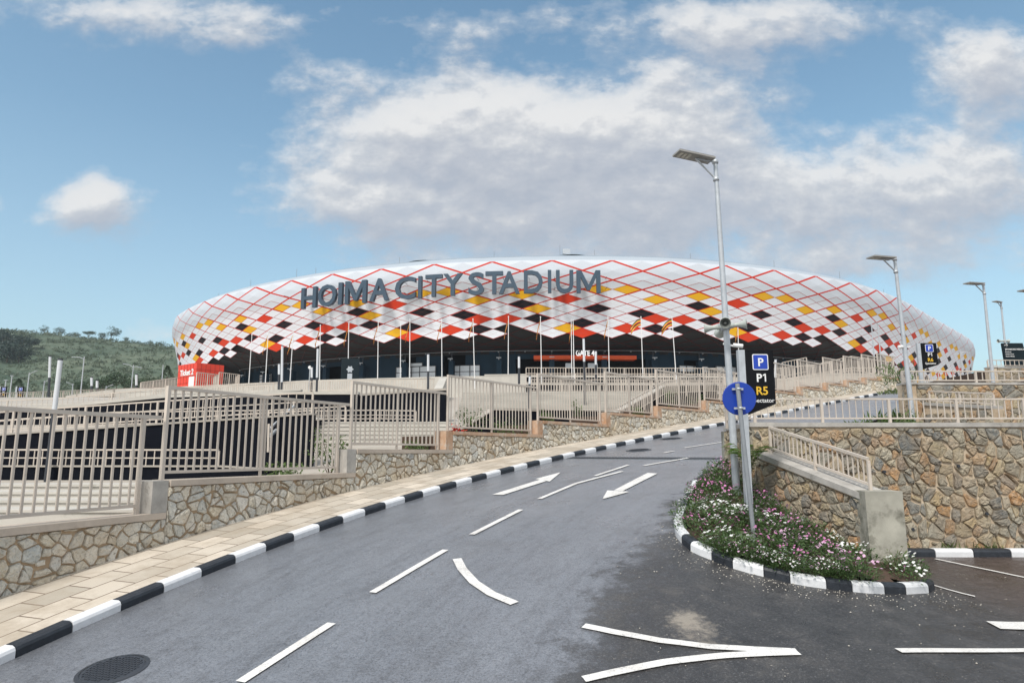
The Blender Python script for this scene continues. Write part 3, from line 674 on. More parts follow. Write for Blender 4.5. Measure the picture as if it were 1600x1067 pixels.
def panel_mat(name, c, rough, line=True, vary=.05):
    m, nt, b = base_mat(name); uv = nd(nt, 'ShaderNodeUVMap').outputs[0]; sp = nd(nt, 'ShaderNodeSeparateXYZ'); nt.links.new(uv, sp.inputs[0]); g = nd(nt, 'ShaderNodeNewGeometry')
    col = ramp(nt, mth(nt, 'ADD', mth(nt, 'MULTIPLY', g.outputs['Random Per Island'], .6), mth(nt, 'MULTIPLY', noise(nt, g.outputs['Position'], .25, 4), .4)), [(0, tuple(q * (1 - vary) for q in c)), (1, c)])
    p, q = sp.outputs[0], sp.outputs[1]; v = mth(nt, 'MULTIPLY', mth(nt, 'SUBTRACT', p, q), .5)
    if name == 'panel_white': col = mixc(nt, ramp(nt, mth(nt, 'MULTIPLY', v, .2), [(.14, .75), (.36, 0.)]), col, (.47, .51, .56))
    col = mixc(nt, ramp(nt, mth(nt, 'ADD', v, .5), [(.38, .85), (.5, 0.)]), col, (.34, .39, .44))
    def lines(n, wd):
        out = None
        for c_ in (p, q):
            a = mth(nt, 'ABSOLUTE', mth(nt, 'SUBTRACT', mth(nt, 'FRACT', mth(nt, 'ADD', mth(nt, 'MULTIPLY', c_, n), .5)), .5)); a = mth(nt, 'LESS_THAN', a, mth(nt, 'MULTIPLY', wd, n) if hasattr(wd, 'links') else wd * n)
            out = a if out is None else mth(nt, 'MAXIMUM', out, a)
        return out
    top = mth(nt, 'GREATER_THAN', v, -.02)
    sfade = ramp(nt, mth(nt, 'MULTIPLY', mth(nt, 'ADD', mth(nt, 'MULTIPLY', mth(nt, 'ADD', p, q), .5), 12.), .025), [(.06, .45), (.13, 1.), (.485, 1.), (.54, .38)])
    wl = ramp(nt, mth(nt, 'MULTIPLY', v, .2), [(.05, .044), (.34, .038), (.5, .02)])
    wl = mth(nt, 'MULTIPLY', wl, sfade); big = mth(nt, 'MULTIPLY', lines(1, wl), top)
    small = mth(nt, 'MULTIPLY', lines(2, mth(nt, 'MULTIPLY', sfade, .014)), mth(nt, 'GREATER_THAN', v, 1.0))
    faint = mth(nt, 'MULTIPLY', lines(4, .007), .34 if name != 'panel_black' else .2); faint = mth(nt, 'MULTIPLY', faint, ramp(nt, mth(nt, 'MULTIPLY', v, .2), [(.36, 0.), (.48, 1.)]))
    joints = mth(nt, 'MULTIPLY', lines(4, .004), mth(nt, 'MULTIPLY', .22, mth(nt, 'LESS_THAN', v, 1.6)))
    if name == 'panel_white':
        # perforated sheet: fine vertical hint where stands show through
        pass
    col = mixc(nt, joints, col, (.38, .40, .43)); col = mixc(nt, faint, col, (.38, .12, .10)); col = mixc(nt, mth(nt, 'MULTIPLY', small, .8), col, (.34, .03, .018)); col = mixc(nt, big, col, (.50, .032, .014))
    nt.links.new(col, b.inputs['Base Color']); b.inputs['Roughness'].default_value = max(rough, .65); b.inputs['Specular IOR Level'].default_value = .22
    return m
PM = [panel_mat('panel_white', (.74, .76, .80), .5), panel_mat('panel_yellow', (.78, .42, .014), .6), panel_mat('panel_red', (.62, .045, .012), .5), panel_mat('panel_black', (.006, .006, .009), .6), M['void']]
CODE = {(1.5, .75): 1, (1.5, 1.25): 1, (1.75, 2.5): 1, (2.0, 1.75): 1, (2.5, .75): 3, (2.25, 2.5): 3, (2.5, 2.75): 1, (2.0, .25): 2, (2.75, 1.5): 3, (3.0, 1.75): 2, (3.0, 2.25): 2, (3.0, 2.75): 3, (3.5, .25): 1, (3.25, .5): 3, (3.75, .5): 2, (3.5, 1.25): 2, (3.5, 1.75): 3}
GAPS = {(3.5, 2.25), (3.75, 2.5)}
def vmax(s):
    s = ((s + 20) % NS) - 20
    return 4 + 3 * max(sstep(6.6, 11.5, s), sstep(-7.6, -10.5, s))
st = thing('stadium', 'large white oval stadium clad in diamond panels with red lattice lines, beyond the fences', 'stadium', (20, 150, 11.8))
rs = random.Random(3); mb = MB(); sub = 2; blk = MB()
for m in range(-48, 2 * NS + 20):
    for n_ in range(-64, 2 * NS + 20):
        s = (m + n_ + 1) / 4; v = (m - n_) / 4
        if not (-.9 < v < 7) or not (0 <= s + 20 < NS): continue
        r3 = round(s % 3, 2); vv = round(v, 2); vm = vmax(s); mi = CODE.get((vv, r3), 0)
        if v > vm: continue
        if vv <= 3.75 and vm < 4.3 and (vv, r3) in GAPS: continue
        if v > 3.8:
            if vm < 4.3: continue
            mi = rs.choice([0, 0, 0, 0, 0, 3, 3, 2, 1])
            if v > vm - .3: mi = rs.choice([0, 3])
        if vv < 1.4: mi = 0
        P = []; U = []
        for i in range(sub + 1):
            for j in range(sub + 1):
                p = m / 2 + i / sub / 2; q = n_ / 2 + j / sub / 2; P.append(surf((p + q) / 2, (p - q) / 2)); U.append((p, q))
        k = sub + 1
        mb.add(P, [(i * k + j, i * k + j + 1, (i + 1) * k + j + 1, (i + 1) * k + j) for i in range(sub) for j in range(sub)], mi, True, U)
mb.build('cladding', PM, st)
ss = [k * .25 for k in range(NS * 4 + 1)]
def ringband(prof, name, mat, s0=0, s1=NS, parent=None, step=.25):
    mb = MB(); L = [s0 + (s1 - s0) * i / int((s1 - s0) / step) for i in range(int((s1 - s0) / step) + 1)]; n = len(prof)
    for s in L:
        for o_, z in prof: x, y = plan(s, o_); mb.v.append((x, y, z))
    mb.f = [(i * n + j, (i + 1) * n + j, (i + 1) * n + j + 1, i * n + j + 1) for i in range(len(L) - 1) for j in range(n - 1)]; mb.m = [0] * len(mb.f); mb.sm = [True] * len(mb.f)
    return mb.build(name, mat, parent or st)
ringband([(-3.3, 29.5), (-3.6, 29.75), (-7, 30.3), (-9, 30.6), (-24, 31.2), (-42, 31.4)], 'roof', M['roof'])
# dark soffit behind and under the cladding, with red struts
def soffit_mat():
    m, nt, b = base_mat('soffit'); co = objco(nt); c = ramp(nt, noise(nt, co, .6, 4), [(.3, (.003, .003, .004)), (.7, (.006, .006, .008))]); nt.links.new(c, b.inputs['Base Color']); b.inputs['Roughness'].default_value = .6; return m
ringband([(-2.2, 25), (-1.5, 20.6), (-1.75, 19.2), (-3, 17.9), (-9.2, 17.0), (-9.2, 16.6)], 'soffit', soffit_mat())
mb = MB()
for k in range(-8 * 2, 9 * 2):
    for sgn in (-1, 1):
        for o0, z0, o1, z1 in ((-1.8, 19.05, -3.05, 17.8), (-3.05, 17.8, -8.8, 16.9)):
            a = plan(k / 2, o0); b = plan(k / 2 + sgn * (.45 if o0 > -2 else .95), o1); c = sgn * (.45 if o0 < -2 else 0)
            a = plan(k / 2 + c, o0); b = plan(k / 2 + c + sgn * (.45 if o0 > -2 else .95), o1); mb.beam((a[0], a[1], z0), (b[0], b[1], z1), .05)
mb.build('soffit_lattice', simple('lattice_red', (.10, .013, .010), .6, spec=.2), st)
# base wall in segments, dark openings between, columns in front
PZ = 11.8
mb = MB()
def wallseg(mb, s0, s1, off, z0, z1, th=.4, mi=0):
    k = max(1, int((s1 - s0) / .25))
    for i in range(k):
        a, b = s0 + (s1 - s0) * i / k, s0 + (s1 - s0) * (i + 1) / k; q = [plan(a, off), plan(b, off), plan(b, off - th), plan(a, off - th)]
        mb.hexa([Vector((x, y, z0)) for x, y in q] + [Vector((x, y, z1)) for x, y in q], mi)
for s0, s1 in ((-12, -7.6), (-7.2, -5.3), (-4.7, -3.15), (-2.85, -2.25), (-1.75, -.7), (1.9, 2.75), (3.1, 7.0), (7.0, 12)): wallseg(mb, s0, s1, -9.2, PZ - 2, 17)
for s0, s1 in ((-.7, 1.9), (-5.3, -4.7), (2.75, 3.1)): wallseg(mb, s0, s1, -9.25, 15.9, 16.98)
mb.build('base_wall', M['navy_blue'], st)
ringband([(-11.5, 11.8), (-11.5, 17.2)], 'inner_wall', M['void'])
for k in range(-9, 10):
    mb = MB(); wallseg(mb, k - .05, k + .05, -7.6, PZ, 15.6, .8); c_ = mb.build('column', M['navy_blue'], st)
    x, y = plan(k, -7.9); mb = MB(); mb.beam((x, y, 15.6), (x, y, 16.85), .16); mb.build('strut', M['dark_metal'], c_)
    mb = MB(); x2, y2 = plan(k, -7.3); mb.box((x2, y2, 15.85), (.7, .35, .12)); mb.box((x2, y2, 15.7), (.12, .12, .25)); mb.build('floodlight', M['galv'], c_)
# lighting cable run along the soffit edge
mb = MB(); pr = None
for k in range(-32, 37):
    x, y = plan(k * .25, -6.9); p = Vector((x, y, 16.75))
    if pr: mb.tube(pr, p, .045, n=5, caps=False)
    if k % 2 == 0: mb.box((x, y, 16.62), (.18, .18, .14))
    pr = p
mb.build('light_run', M['grey_metal'], st)
def on_ring(px, off, py=None, z=None):
    a, b = -9., 11.
    for _ in range(40):
        c = (a + b) / 2; x, y = plan(c, off)
        if proj((x, y, 15))[0] < px: a = c
        else: b = c
    x, y = plan(a, off); return a, (at(px, py, y).z if py is not None else z)
# gate canopy, lettering
s0, _ = on_ring(834, -7.2); s1, _ = on_ring(995, -7.2); z1 = on_ring(915, -7.2, 555)[1]; z0 = on_ring(915, -7.2, 561)[1]
mb = MB(); wallseg(mb, s0, s1, -7.2, z0, z1, 1.8); mb.build('gate_canopy', M['orange'], st)
def letter_m():
    o_ = [(0, 0), (0, 1), (.2, 1), (.5, .36), (.8, 1), (1, 1), (1, 0), (.83, 0), (.83, .70), (.565, .13), (.435, .13), (.17, .70), (.17, 0)]
    me = bpy.data.meshes.new('t'); n = len(o_); V = [(x, y, z) for z in (-.1, .1) for x, y in o_]
    tri = [(0, 1, 11, 12), (1, 2, 11), (2, 3, 10, 11), (3, 9, 10), (3, 4, 8, 9), (4, 5, 8), (5, 6, 7, 8)]
    me.from_pydata(V, [], [t[::1] for t in tri] + [tuple(i + n for i in t[::-1]) for t in tri] + [(i, (i + 1) % n, n + (i + 1) % n, n + i) for i in range(n)]); me.update(); return me
def ringtext(txt, px0, px1, py0, py1, off, mat, name, parent, depth=.2, bold=.02):
    me = letter_m() if txt == 'M' else text_mesh(txt, None, 1, .2, None, 't', bold=bold, align='LEFT'); vs = [v.co.copy() for v in me.vertices]
    x0, x1 = min(v.x for v in vs), max(v.x for v in vs); y0, y1 = min(v.y for v in vs), max(v.y for v in vs); zz = max(v.z for v in vs)
    a, zt0 = on_ring(px0, off, py0); _, zb0 = on_ring(px0, off, py1); b, zt1 = on_ring(px1, off, py0); _, zb1 = on_ring(px1, off, py1)
    zt = (zt0 + zt1) / 2; zb = (zb0 + zb1) / 2; mb = MB(); P = []
    for v in vs:
        x, y = plan(a + (b - a) * (v.x - x0) / (x1 - x0), off + v.z / zz * depth / 2); P.append((x, y, zb + (zt - zb) * (v.y - y0) / (y1 - y0)))
    mb.add(P, [tuple(p.vertices) for p in me.polygons]); bpy.data.meshes.remove(me)
    return mb.build(name, mat, parent)
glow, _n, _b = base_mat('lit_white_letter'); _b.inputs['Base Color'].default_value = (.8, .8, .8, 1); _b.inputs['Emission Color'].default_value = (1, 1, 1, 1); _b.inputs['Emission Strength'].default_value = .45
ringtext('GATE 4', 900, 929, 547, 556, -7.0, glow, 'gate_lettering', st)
# windows / white screens at the foot of the wall
def screen(x0, x1, y0, y1, cols, rows, name='window', mat='glass_white', off=-8.9):
    a, zt = on_ring(x0, off, y0); b, zb = on_ring(x1, off, y1); mb = MB(); wallseg(mb, a, b, off, zb, zt, .12); w = mb.build(name, M[mat], st); mb = MB()
    for i in range(cols + 1):
        s = a + (b - a) * i / cols; x, y = plan(s, off + .06); mb.beam((x, y, zb), (x, y, zt), .1, .08)
    for j in range(rows + 1):
        p, q = plan(a, off + .06), plan(b, off + .06); z = zb + (zt - zb) * j / rows; mb.beam((p[0], p[1], z), (q[0], q[1], z), .06, .1)
    mb.build('frame', M['dark_metal'] if mat == 'glass_white' else M[mat], w)
screen(619, 681, 574, 590, 5, 2); screen(641, 660, 567.5, 572.5, 1, 1, 'notice'); screen(703, 750, 571.5, 590, 3, 2); screen(1061, 1106, 571, 582, 4, 1); screen(1119, 1150, 572, 584, 3, 1)
screen(405.5, 410.5, 586, 598, 1, 3, 'notice'); screen(416, 423, 585, 598, 1, 3, 'notice')
# counters under the gate
screen(884, 893, 568, 575, 1, 1, 'desk', 'galv', -6.5); screen(919, 933, 568, 575, 1, 1, 'desk', 'galv', -6.5)
# roof masts and box
for x, y in ((624, 404), (772, 394.5), (875, 385), (929, 392.5), (1079, 398), (1210, 409), (1313, 426), (1382, 448), (1448, 484), (463, 422), (493, 420), (391, 439), (319, 460)):
    a, b = -9., 14.
    for _ in range(40):
        c = (a + b) / 2; q = plan(c, -5)
        if proj((q[0], q[1], 30))[0] < x: a = c
        else: b = c
    q = plan(a, -5); mb = MB(); zt = min(32.2, at(x, y, q[1]).z + .2); mb.tube((q[0], q[1], 29.5), (q[0], q[1], max(31., zt)), .03, n=6); mb.build('roof_mast', M['grey_metal'], st)
q = plan(on_ring(887, -6)[0], -6); mb = MB()
mb.box((q[0], q[1], 30.95), (1.1, .8, .75)); mb.build('roof_unit', M['galv'], st)
for x, y in ((664, 403.5), (894, 397.6)):
    q = plan(on_ring(x, -8)[0], -8); mb = MB(); mb.lathe((q[0], q[1], 30.2), (0, 0, 1), [(3.4, 0), (2.6, .35), (1.4, .65), (.02, .75)], 24); mb.build('roof_bulge', M['roof'], st)
# name sign
LET = [('H',467,490.5,449.5,481.8),('O',493.6,522,445,479),('I',525.5,531.5,442,476),('M',536,569.6,439,474.5),('A',575,605,435.5,470.5),('C',615,647.5,433,468),('I',651.7,657,432,466.2),('T',663,689.5,429.5,464),('Y',691,721.5,428,462.3),('S',731,756,426,461.3),('T',758,786,424.5,459.8),('A',779.5,812.5,424.5,459.3),('D',819,849,423,458.3),('I',857,862.6,422.5,458),('U',870,897.5,422.5,458.3),('M',902.5,940.5,423,458.2)]
sgn = thing('name_sign', 'large raised slate blue letters reading HOIMA CITY STADIUM across the white facade', 'sign', surf(-2, 1.2))
for ch, x0, x1, y0, y1 in LET: ringtext(ch, x0, x1, y0, y1, 1.5, M['letter'], 'letter', sgn, .5, .019 if ch not in 'IM' else .0)
mb = MB()
for s in np.arange(-5, .9, .42):
    for z in (24.0, 25.4):
        a = plan(s, -.1); b = plan(s, 1.3); mb.beam((a[0], a[1], z), (b[0], b[1], z), .05)
mb.build('bracket', M['dark_metal'], sgn)
# platform
def offp(s):
    return 5.5 + 14 * sstep(-3.6, -6.0, s) * sstep(-8.6, -7.9, s) + 3 * sstep(5, 9, s) - 4 * sstep(-8.2, -9, s)
mb = MB(); L = [-14 + .25 * k for k in range(115)]
for s in L:
    o_ = offp(s); PZ_ = PZ - 1.3 * sstep(-3.2, -5.0, s)
    for o2_, z in ((-12, PZ_), (o_, PZ_), (o_, PZ_ - .25), (o_, 5)): x, y = plan(s, o2_); mb.v.append((x, y, z))
mb.f = [(i * 4 + j, (i + 1) * 4 + j, (i + 1) * 4 + j + 1, i * 4 + j + 1) for i in range(len(L) - 1) for j in range(3)]; mb.m = [0] * len(mb.f); mb.sm = [False] * len(mb.f)
struct(mb.build('platform', M['light_conc']))
# ------------------------------------------------------------------ street lamps, loudspeakers, cameras
UP = Vector((0, 0, 1))
def street_lamp(base, top, rb, rt, head_dir, head_len, label, head_w=None, tilt=-.12, seg=10):
    o = thing('street_lamp', label, 'street lamp', base, 'solar street lamps along the road')
    head_w = head_w or head_len * .40; T = Vector(top); B = Vector(base)
    mb = MB(); mb.tube(B, T, rb, rt, seg); mb.build('pole', M['galv'], o)
    mb = MB(); mb.box(B + UP * .012, (rb * 4.4, rb * 4.4, .024)); 
    for k in range(4):
        a = math.pi / 2 * k; v = Vector((math.cos(a), math.sin(a), 0)); mb.prism([B + v * rb * .9 + UP * .024, B + v * rb * 2.0 + UP * .024, B + v * rb * .9 + UP * rb * 3.2], v.cross(UP) * .012)
    mb.build('base_plate', M['galv'], o)
    d = Vector(head_dir).normalized(); sd = Vector((d.y, -d.x, 0)).normalized(); a = T - UP * head_len * .06
    dd = (d + UP * tilt * -1).normalized() ; n = sd.cross(dd).normalized(); n = n if n.z > 0 else -n
    s = a + dd * rt * 2; e = s + dd * head_len; th = head_len * .045
    q = [s - sd * head_w / 2, e - sd * head_w / 2, e + sd * head_w / 2, s + sd * head_w / 2]
    mb = MB(); mb.hexa(q + [p + n * th for p in q]); h_ = mb.build('lamp_head', M['lamp_under'], o)
    mb = MB(); q2 = [s + dd * .03 - sd * head_w * .45, e - dd * .03 - sd * head_w * .45, e - dd * .03 + sd * head_w * .45, s + dd * .03 + sd * head_w * .45]
    mb.hexa([p + n * (th + .001) for p in q2] + [p + n * (th + .012) for p in q2]); mb.build('solar_panel', M['sign_navy'], h_)
    mb = MB()
    for k in (.66, .77, .88):
        c = s + dd * head_len * k; mb.hexa([c + dd * i * head_len * .035 + sd * j * head_w * .3 - n * (.012 if z == 0 else .001) for z in (0, 1) for i, j in ((-1, -1), (1, -1), (1, 1), (-1, 1))])
    mb.build('led_module', M['lamp_lens'], h_)
    mb = MB(); c = s + dd * head_len * .46; mb.tube(T - UP * head_len * .52, c - n * .01, rt * .5, n=7); mb.beam(T - UP * head_len * .06, c - n * .02, rt * 1.1, rt * .5)
    for z in (.05, .52): mb.lathe(T - UP * (head_len * z + rt), UP, [(rt * 1.0, 0), (rt * 1.45, .0), (rt * 1.45, rt * 1.8), (rt * 1., rt * 1.8)], 10)
    mb.build('bracket', M['galv'], o)
    return o
def vert(px, pyb, pyt, Y):  # vertical line: base at (px,pyb), top where the photo row is pyt
    b = at(px, pyb, Y); a, c = b.z, b.z + 60
    for _ in range(40):
        m = (a + c) / 2
        if proj((b.x, b.y, m))[1] > pyt: a = m
        else: c = m
    return b, Vector((b.x, b.y, a))
def lean(pb, pt, Y): b = at(pb[0], pb[1], Y); return b, at(pt[0], pt[1], Y)
b1 = hit(1152, 781); b, t = lean((1152, 781), (1117.5, 250), b1.y)
L1 = street_lamp(b, t, .075, .042, (-1, -.25, 0), .80, 'tallest solar street lamp standing in the flower bed with horn loudspeakers on its pole', tilt=-.10)
b, t = lean((1426, 645), (1398, 403), 24.3); b.z = 2.7
street_lamp(b, t, .10, .055, (-1, -.3, 0), 1.0, 'solar street lamp in front of the middle terrace wall beside the R6 sign', tilt=.02)
b, t = lean((1552, 600), (1536.5, 443), 37); b.z = p2.z - .15
street_lamp(b, t, .11, .06, (-1, -.3, 0), 1.1, 'solar street lamp behind the middle terrace wall left of the dark information board', tilt=.02)
b, t = lean((1572, 560), (1564, 472), 62); b.z = p3.z - .2
street_lamp(b, t, .12, .07, (-1, -.6, 0), 1.1, 'small distant solar street lamp behind the dark information board', tilt=.02)
b, t = lean((1640, 600), (1622, 455), 40); b.z = p2.z - .1
street_lamp(b, t, .11, .06, (-1, -.3, 0), 1.25, 'solar street lamp at the edge with only its lamp head in view', tilt=.0)
# loudspeakers on lamp 1
k = at(1133, 508, b1.y)
ls = thing('horn_loudspeaker', 'cluster of four grey green horn loudspeakers clamped on the tallest lamp pole', 'loudspeaker', k)
S = b1.y / 1067
def horn(c, ax, nm='horn'):
    ax = Vector(ax).normalized(); mb = MB(); r = 8.4 * S
    mb.lathe(c, ax, [(.01, -.02), (r * .5, 0), (r * .52, r * .9), (r * .36, r * .95), (r * .40, r * 1.5), (r * .52, r * 2.1), (r * .74, r * 2.75), (r, r * 3.2), (r * 1.04, r * 3.26), (r * .96, r * 3.26)], 22)
    h_ = mb.build(nm, M['horn'], ls); mb = MB()
    mb.lathe(c, ax, [(r * .96, r * 3.25), (r * .70, r * 2.75), (r * .48, r * 2.1), (r * .2, r * 2.0)], 22); mb.lathe(c, ax, [(r * .3, r * 2.0), (r * .3, r * 2.6), (r * .15, r * 2.75), (.001, r * 2.78)], 14)
    mb.build('horn_mouth', M['horn_in'], h_)
horn(k + Vector((-.02, -.07, .02)), (-.30, -1, -.16)); horn(k + Vector((-.06, .02, -.03)), (-1, .30, -.06)); horn(k + Vector((.06, -.02, -.02)), (1, -.42, .06)); horn(k + Vector((-.03, .07, -.06)), (.12, 1, -.1))
mb = MB(); mb.lathe(k - UP * .10, UP, [(.05, 0), (.095, 0), (.095, .2), (.05, .2)], 12); mb.box(k, (.28, .05, .05)); mb.build('clamp', M['galv'], ls)
def cctv(c, d, label, s=1.):
    o = thing('security_camera', label, 'camera', c); d = Vector(d).normalized(); c = Vector(c); mb = MB(); mb.lathe(c, d, [(.001, -.09 * s), (.04 * s, -.09 * s), (.045 * s, .09 * s), (.03 * s, .1 * s), (.001, .095 * s)], 12); mb.build('body', M['sign_white'], o)
    mb = MB(); mb.beam(c - UP * .02 * s - d * .05 * s, c - d * .28 * s - UP * .0, .035 * s); mb.build('arm', M['sign_white'], o)
cctv(at(1153, 540, b1.y), (1, -.25, -.18), 'small white security camera on the tallest lamp pole below the loudspeakers')
cctv(at(1409, 542, 24.3), (-1, -.4, -.1), 'small white security camera on the lamp pole above the R6 sign', 1.5)
# ------------------------------------------------------------------ parking signs
def parking_sign(base, w, hl, hr, ztop, lines, label, postw, rz=0., base_z=None, group=None, dep=.09, sqf=.56, sqt=.14):
    o = thing('parking_sign', label, 'sign', base, group)
    x, y = base.x, base.y; X = Vector((math.cos(rz), math.sin(rz), 0)); N = Vector((math.sin(rz), -math.cos(rz), 0)); O = Vector((x, y, ztop))
    q = [O, O + X * w, O + X * w - UP * hr, O - UP * hl]
    mb = MB(); mb.prism(q[::-1], -N * dep); mb.build('board', M['sign_black'], o)
    mb = MB(); c = O - X * (postw / 2 + .002) - N * dep / 2; mb.beam(Vector((c.x, c.y, base.z)), c + UP * .005, dep * 1.15, postw, 0, tuple(X)); mb.build('post', M['galv'], o)
    Mx = Matrix((( X.x, 0, N.x, 0), (X.y, 0, N.y, 0), (0, 1, 0, 0), (0, 0, 0, 1)))
    sq = w * sqf; c = O + X * w * .53 - UP * (w * sqt + sq / 2) + N * .004
    def rr(s_, r_):
        P = []
        for cx, cy, a0 in ((1, -1, -90), (1, 1, 0), (-1, 1, 90), (-1, -1, 180)):
            for k in range(5): a = R(a0 + k * 22.5); P.append((cx * (s_ / 2 - r_) + r_ * math.cos(a), cy * (s_ / 2 - r_) + r_ * math.sin(a)))
        return P
    mb = MB(); mb.prism([c + X * a + UP * b for a, b in rr(sq, sq * .1)], N * .004); sy = mb.build('parking_symbol', M['sign_white'], o)
    mb = MB(); mb.prism([c + X * a + UP * b + N * .005 for a, b in rr(sq * .88, sq * .06)], N * .003); mb.build('blue_field', M['sign_blue'], sy)
    text_mesh('P', Matrix.Translation(c - UP * sq * .255 + N * .011) @ Mx, sq * .72, .004, M['sign_white'], 'letter_p', sy, .02)
    for txt, yy, sz, mt, bo in lines:
        p = O + X * w * .535 - UP * yy * w + N * .005
        if txt == 'P1':
            h1 = sz * w * .70; x1 = h1 * .62; mb = MB()
            mb.prism([p + X * a * h1 + UP * b * h1 for a, b in ((.42, 0), (.58, 0), (.58, 1), (.44, 1), (.20, .86), (.20, .70), (.42, .82))], N * .004); mb.build('numeral', M[mt], o)
            text_mesh('P', Matrix.Translation(p - X * h1 * .28) @ Mx, sz * w, .004, M[mt], 'lettering', o, bo); continue
        text_mesh(txt, Matrix.Translation(p) @ Mx, sz * w, .004, M[mt], 'lettering', o, bo)
    return o
LN = lambda r: [('P1', 1.11, .40, 'sign_white', .02), (r, 1.56, .40, 'sign_yellow', .02), ('Spectator', 1.83, .21, 'sign_white', .004)]
Ys = 11.9; pb = at(1171, 760, Ys); tl = at(1163.5, 547, Ys)
W5 = 45 * Ys / 1067 * 1.0
parking_sign(Vector((tl.x, Ys, zg(pb.x, Ys))), W5, W5 * 2.27, W5 * 1.88, tl.z, LN('R5'), 'large black parking sign reading P1 R5 Spectator, partly behind the blue disc', .115, R(2))
Y6 = 26.5; tl = at(1438, 536, Y6); W6 = 24.5 * Y6 / 1067
parking_sign(Vector((tl.x, Y6, p2.z - .3)), W6, W6 * 1.72, W6 * 1.42, tl.z, [('P1', .87, .32, 'sign_white', .02), ('R6', 1.20, .32, 'sign_yellow', .02), ('Spectator', 1.38, .175, 'sign_white', .012)], 'smaller black parking sign reading P1 R6 Spectator on the middle terrace wall', .13, R(-3), sqf=.5, sqt=.09)
for px, w_, lab in ((1, 9, 'small distant black parking sign at the plaza rail, nearer the photo edge'), (27, 9.5, 'small distant black parking sign at the plaza rail beside a thin lamp pole')):
    tl = at(px, 604, 92); W = w_ * 92 / 1067
    parking_sign(Vector((tl.x, 92, 7.2)), W, W * 2.1, W * 2.1, tl.z, [('P1', 1.1, .36, 'sign_white', .02), ('R2', 1.5, .36, 'sign_yellow', .02)], lab, .2, R(8))
# dark information board
Yi = 46; o = thing('information_board', 'large dark board with an arrow and white lettering on the uppermost terrace', 'sign', at(1582, 590, Yi)); a = at(1566, 536, Yi); b = at(1598, 534.5, Yi); X = (b - a); X.z = 0; w = X.length; X.normalize()
zb = p3.z - .2; mb = MB(); mb.hexa([Vector((a.x + .1, Yi, zb + .3)), Vector((b.x + .35, Yi, zb + .3)), Vector((b.x + .35, Yi + .15, zb + .3)), Vector((a.x + .1, Yi + .15, zb + .3)), Vector((a.x, Yi, a.z)), Vector((b.x, Yi, a.z)), Vector((b.x, Yi + .15, a.z)), Vector((a.x, Yi + .15, a.z))]); mb.build('board', M['sign_navy'], o)
for k in (.15, .85): mb = MB(); mb.beam((a.x + w * k, Yi + .08, zb - .2), (a.x + w * k, Yi + .08, zb + .3), .12); mb.build('leg', M['dark_metal'], o)
Mx = Matrix(((1, 0, 0, 0), (0, 0, -1, 0), (0, 1, 0, 0), (0, 0, 0, 1)))
text_mesh('\u2192', Matrix.Translation(Vector((a.x + w * .17, Yi - .012, a.z - .27))) @ Mx, .36, .01, M['sign_white'], 'arrow', o, .01)
for k, (t_, sz) in enumerate((('SPONSORS MEDICAL', .15), ('Broadcast', .1), ('Media & Press', .1), ('Match Officials', .1))):
    text_mesh(t_, Matrix.Translation(Vector((a.x + w * .1, Yi - .012, a.z - .48 - .155 * k))) @ Mx, sz, .01, M['sign_white'], 'lettering', o, .015, 'LEFT')
# spare speaker rig above board
k = at(1568, 533, 62); o = thing('horn_loudspeaker', 'tiny loudspeaker pair on the distant lamp pole above the information board', 'loudspeaker', k)
for s in (-1, 1): mb = MB(); mb.lathe(k, (s, 0, 0), [(.1, 0), (.08, .2), (.16, .45), (.18, .5)], 10); mb.build('horn', M['horn'], o)
# ------------------------------------------------------------------ blue disc on leaning pole
bd = hit(1180, 858); b, t = lean((1181, 862), (1152, 599), bd.y)
o = thing('traffic_sign', 'round blue traffic sign seen from behind on a thin grey leaning pole', 'sign', b); mb = MB(); mb.tube(b - UP * .05, t, .034, n=12); mb.build('pole', M['grey_metal'], o)
dc = at(1158, 622, bd.y) + Vector((0, -.0, 0)); dc.y += .075; rd = 26.2 * bd.y / 1067; ax = Vector((.05, 1, .06)).normalized(); mb = MB(); mb.lathe(dc, ax, [(.001, 0), (rd * .97, 0), (rd, .006), (rd, .018), (rd * .97, .024), (.001, .024)], 40, flat=True); mb.build('disc', M['disc_blue'], o)
for yy in (607.5, 637.5):
    p = at(1153 + (yy - 599) * .108, yy, bd.y); mb = MB(); mb.box(p + Vector((0, .045, 0)), (.17, .03, .03)); mb.lathe(p - UP * .015, UP, [(.034, 0), (.042, 0), (.042, .03), (.034, .03)], 10); mb.build('clamp', M['galv'], o)
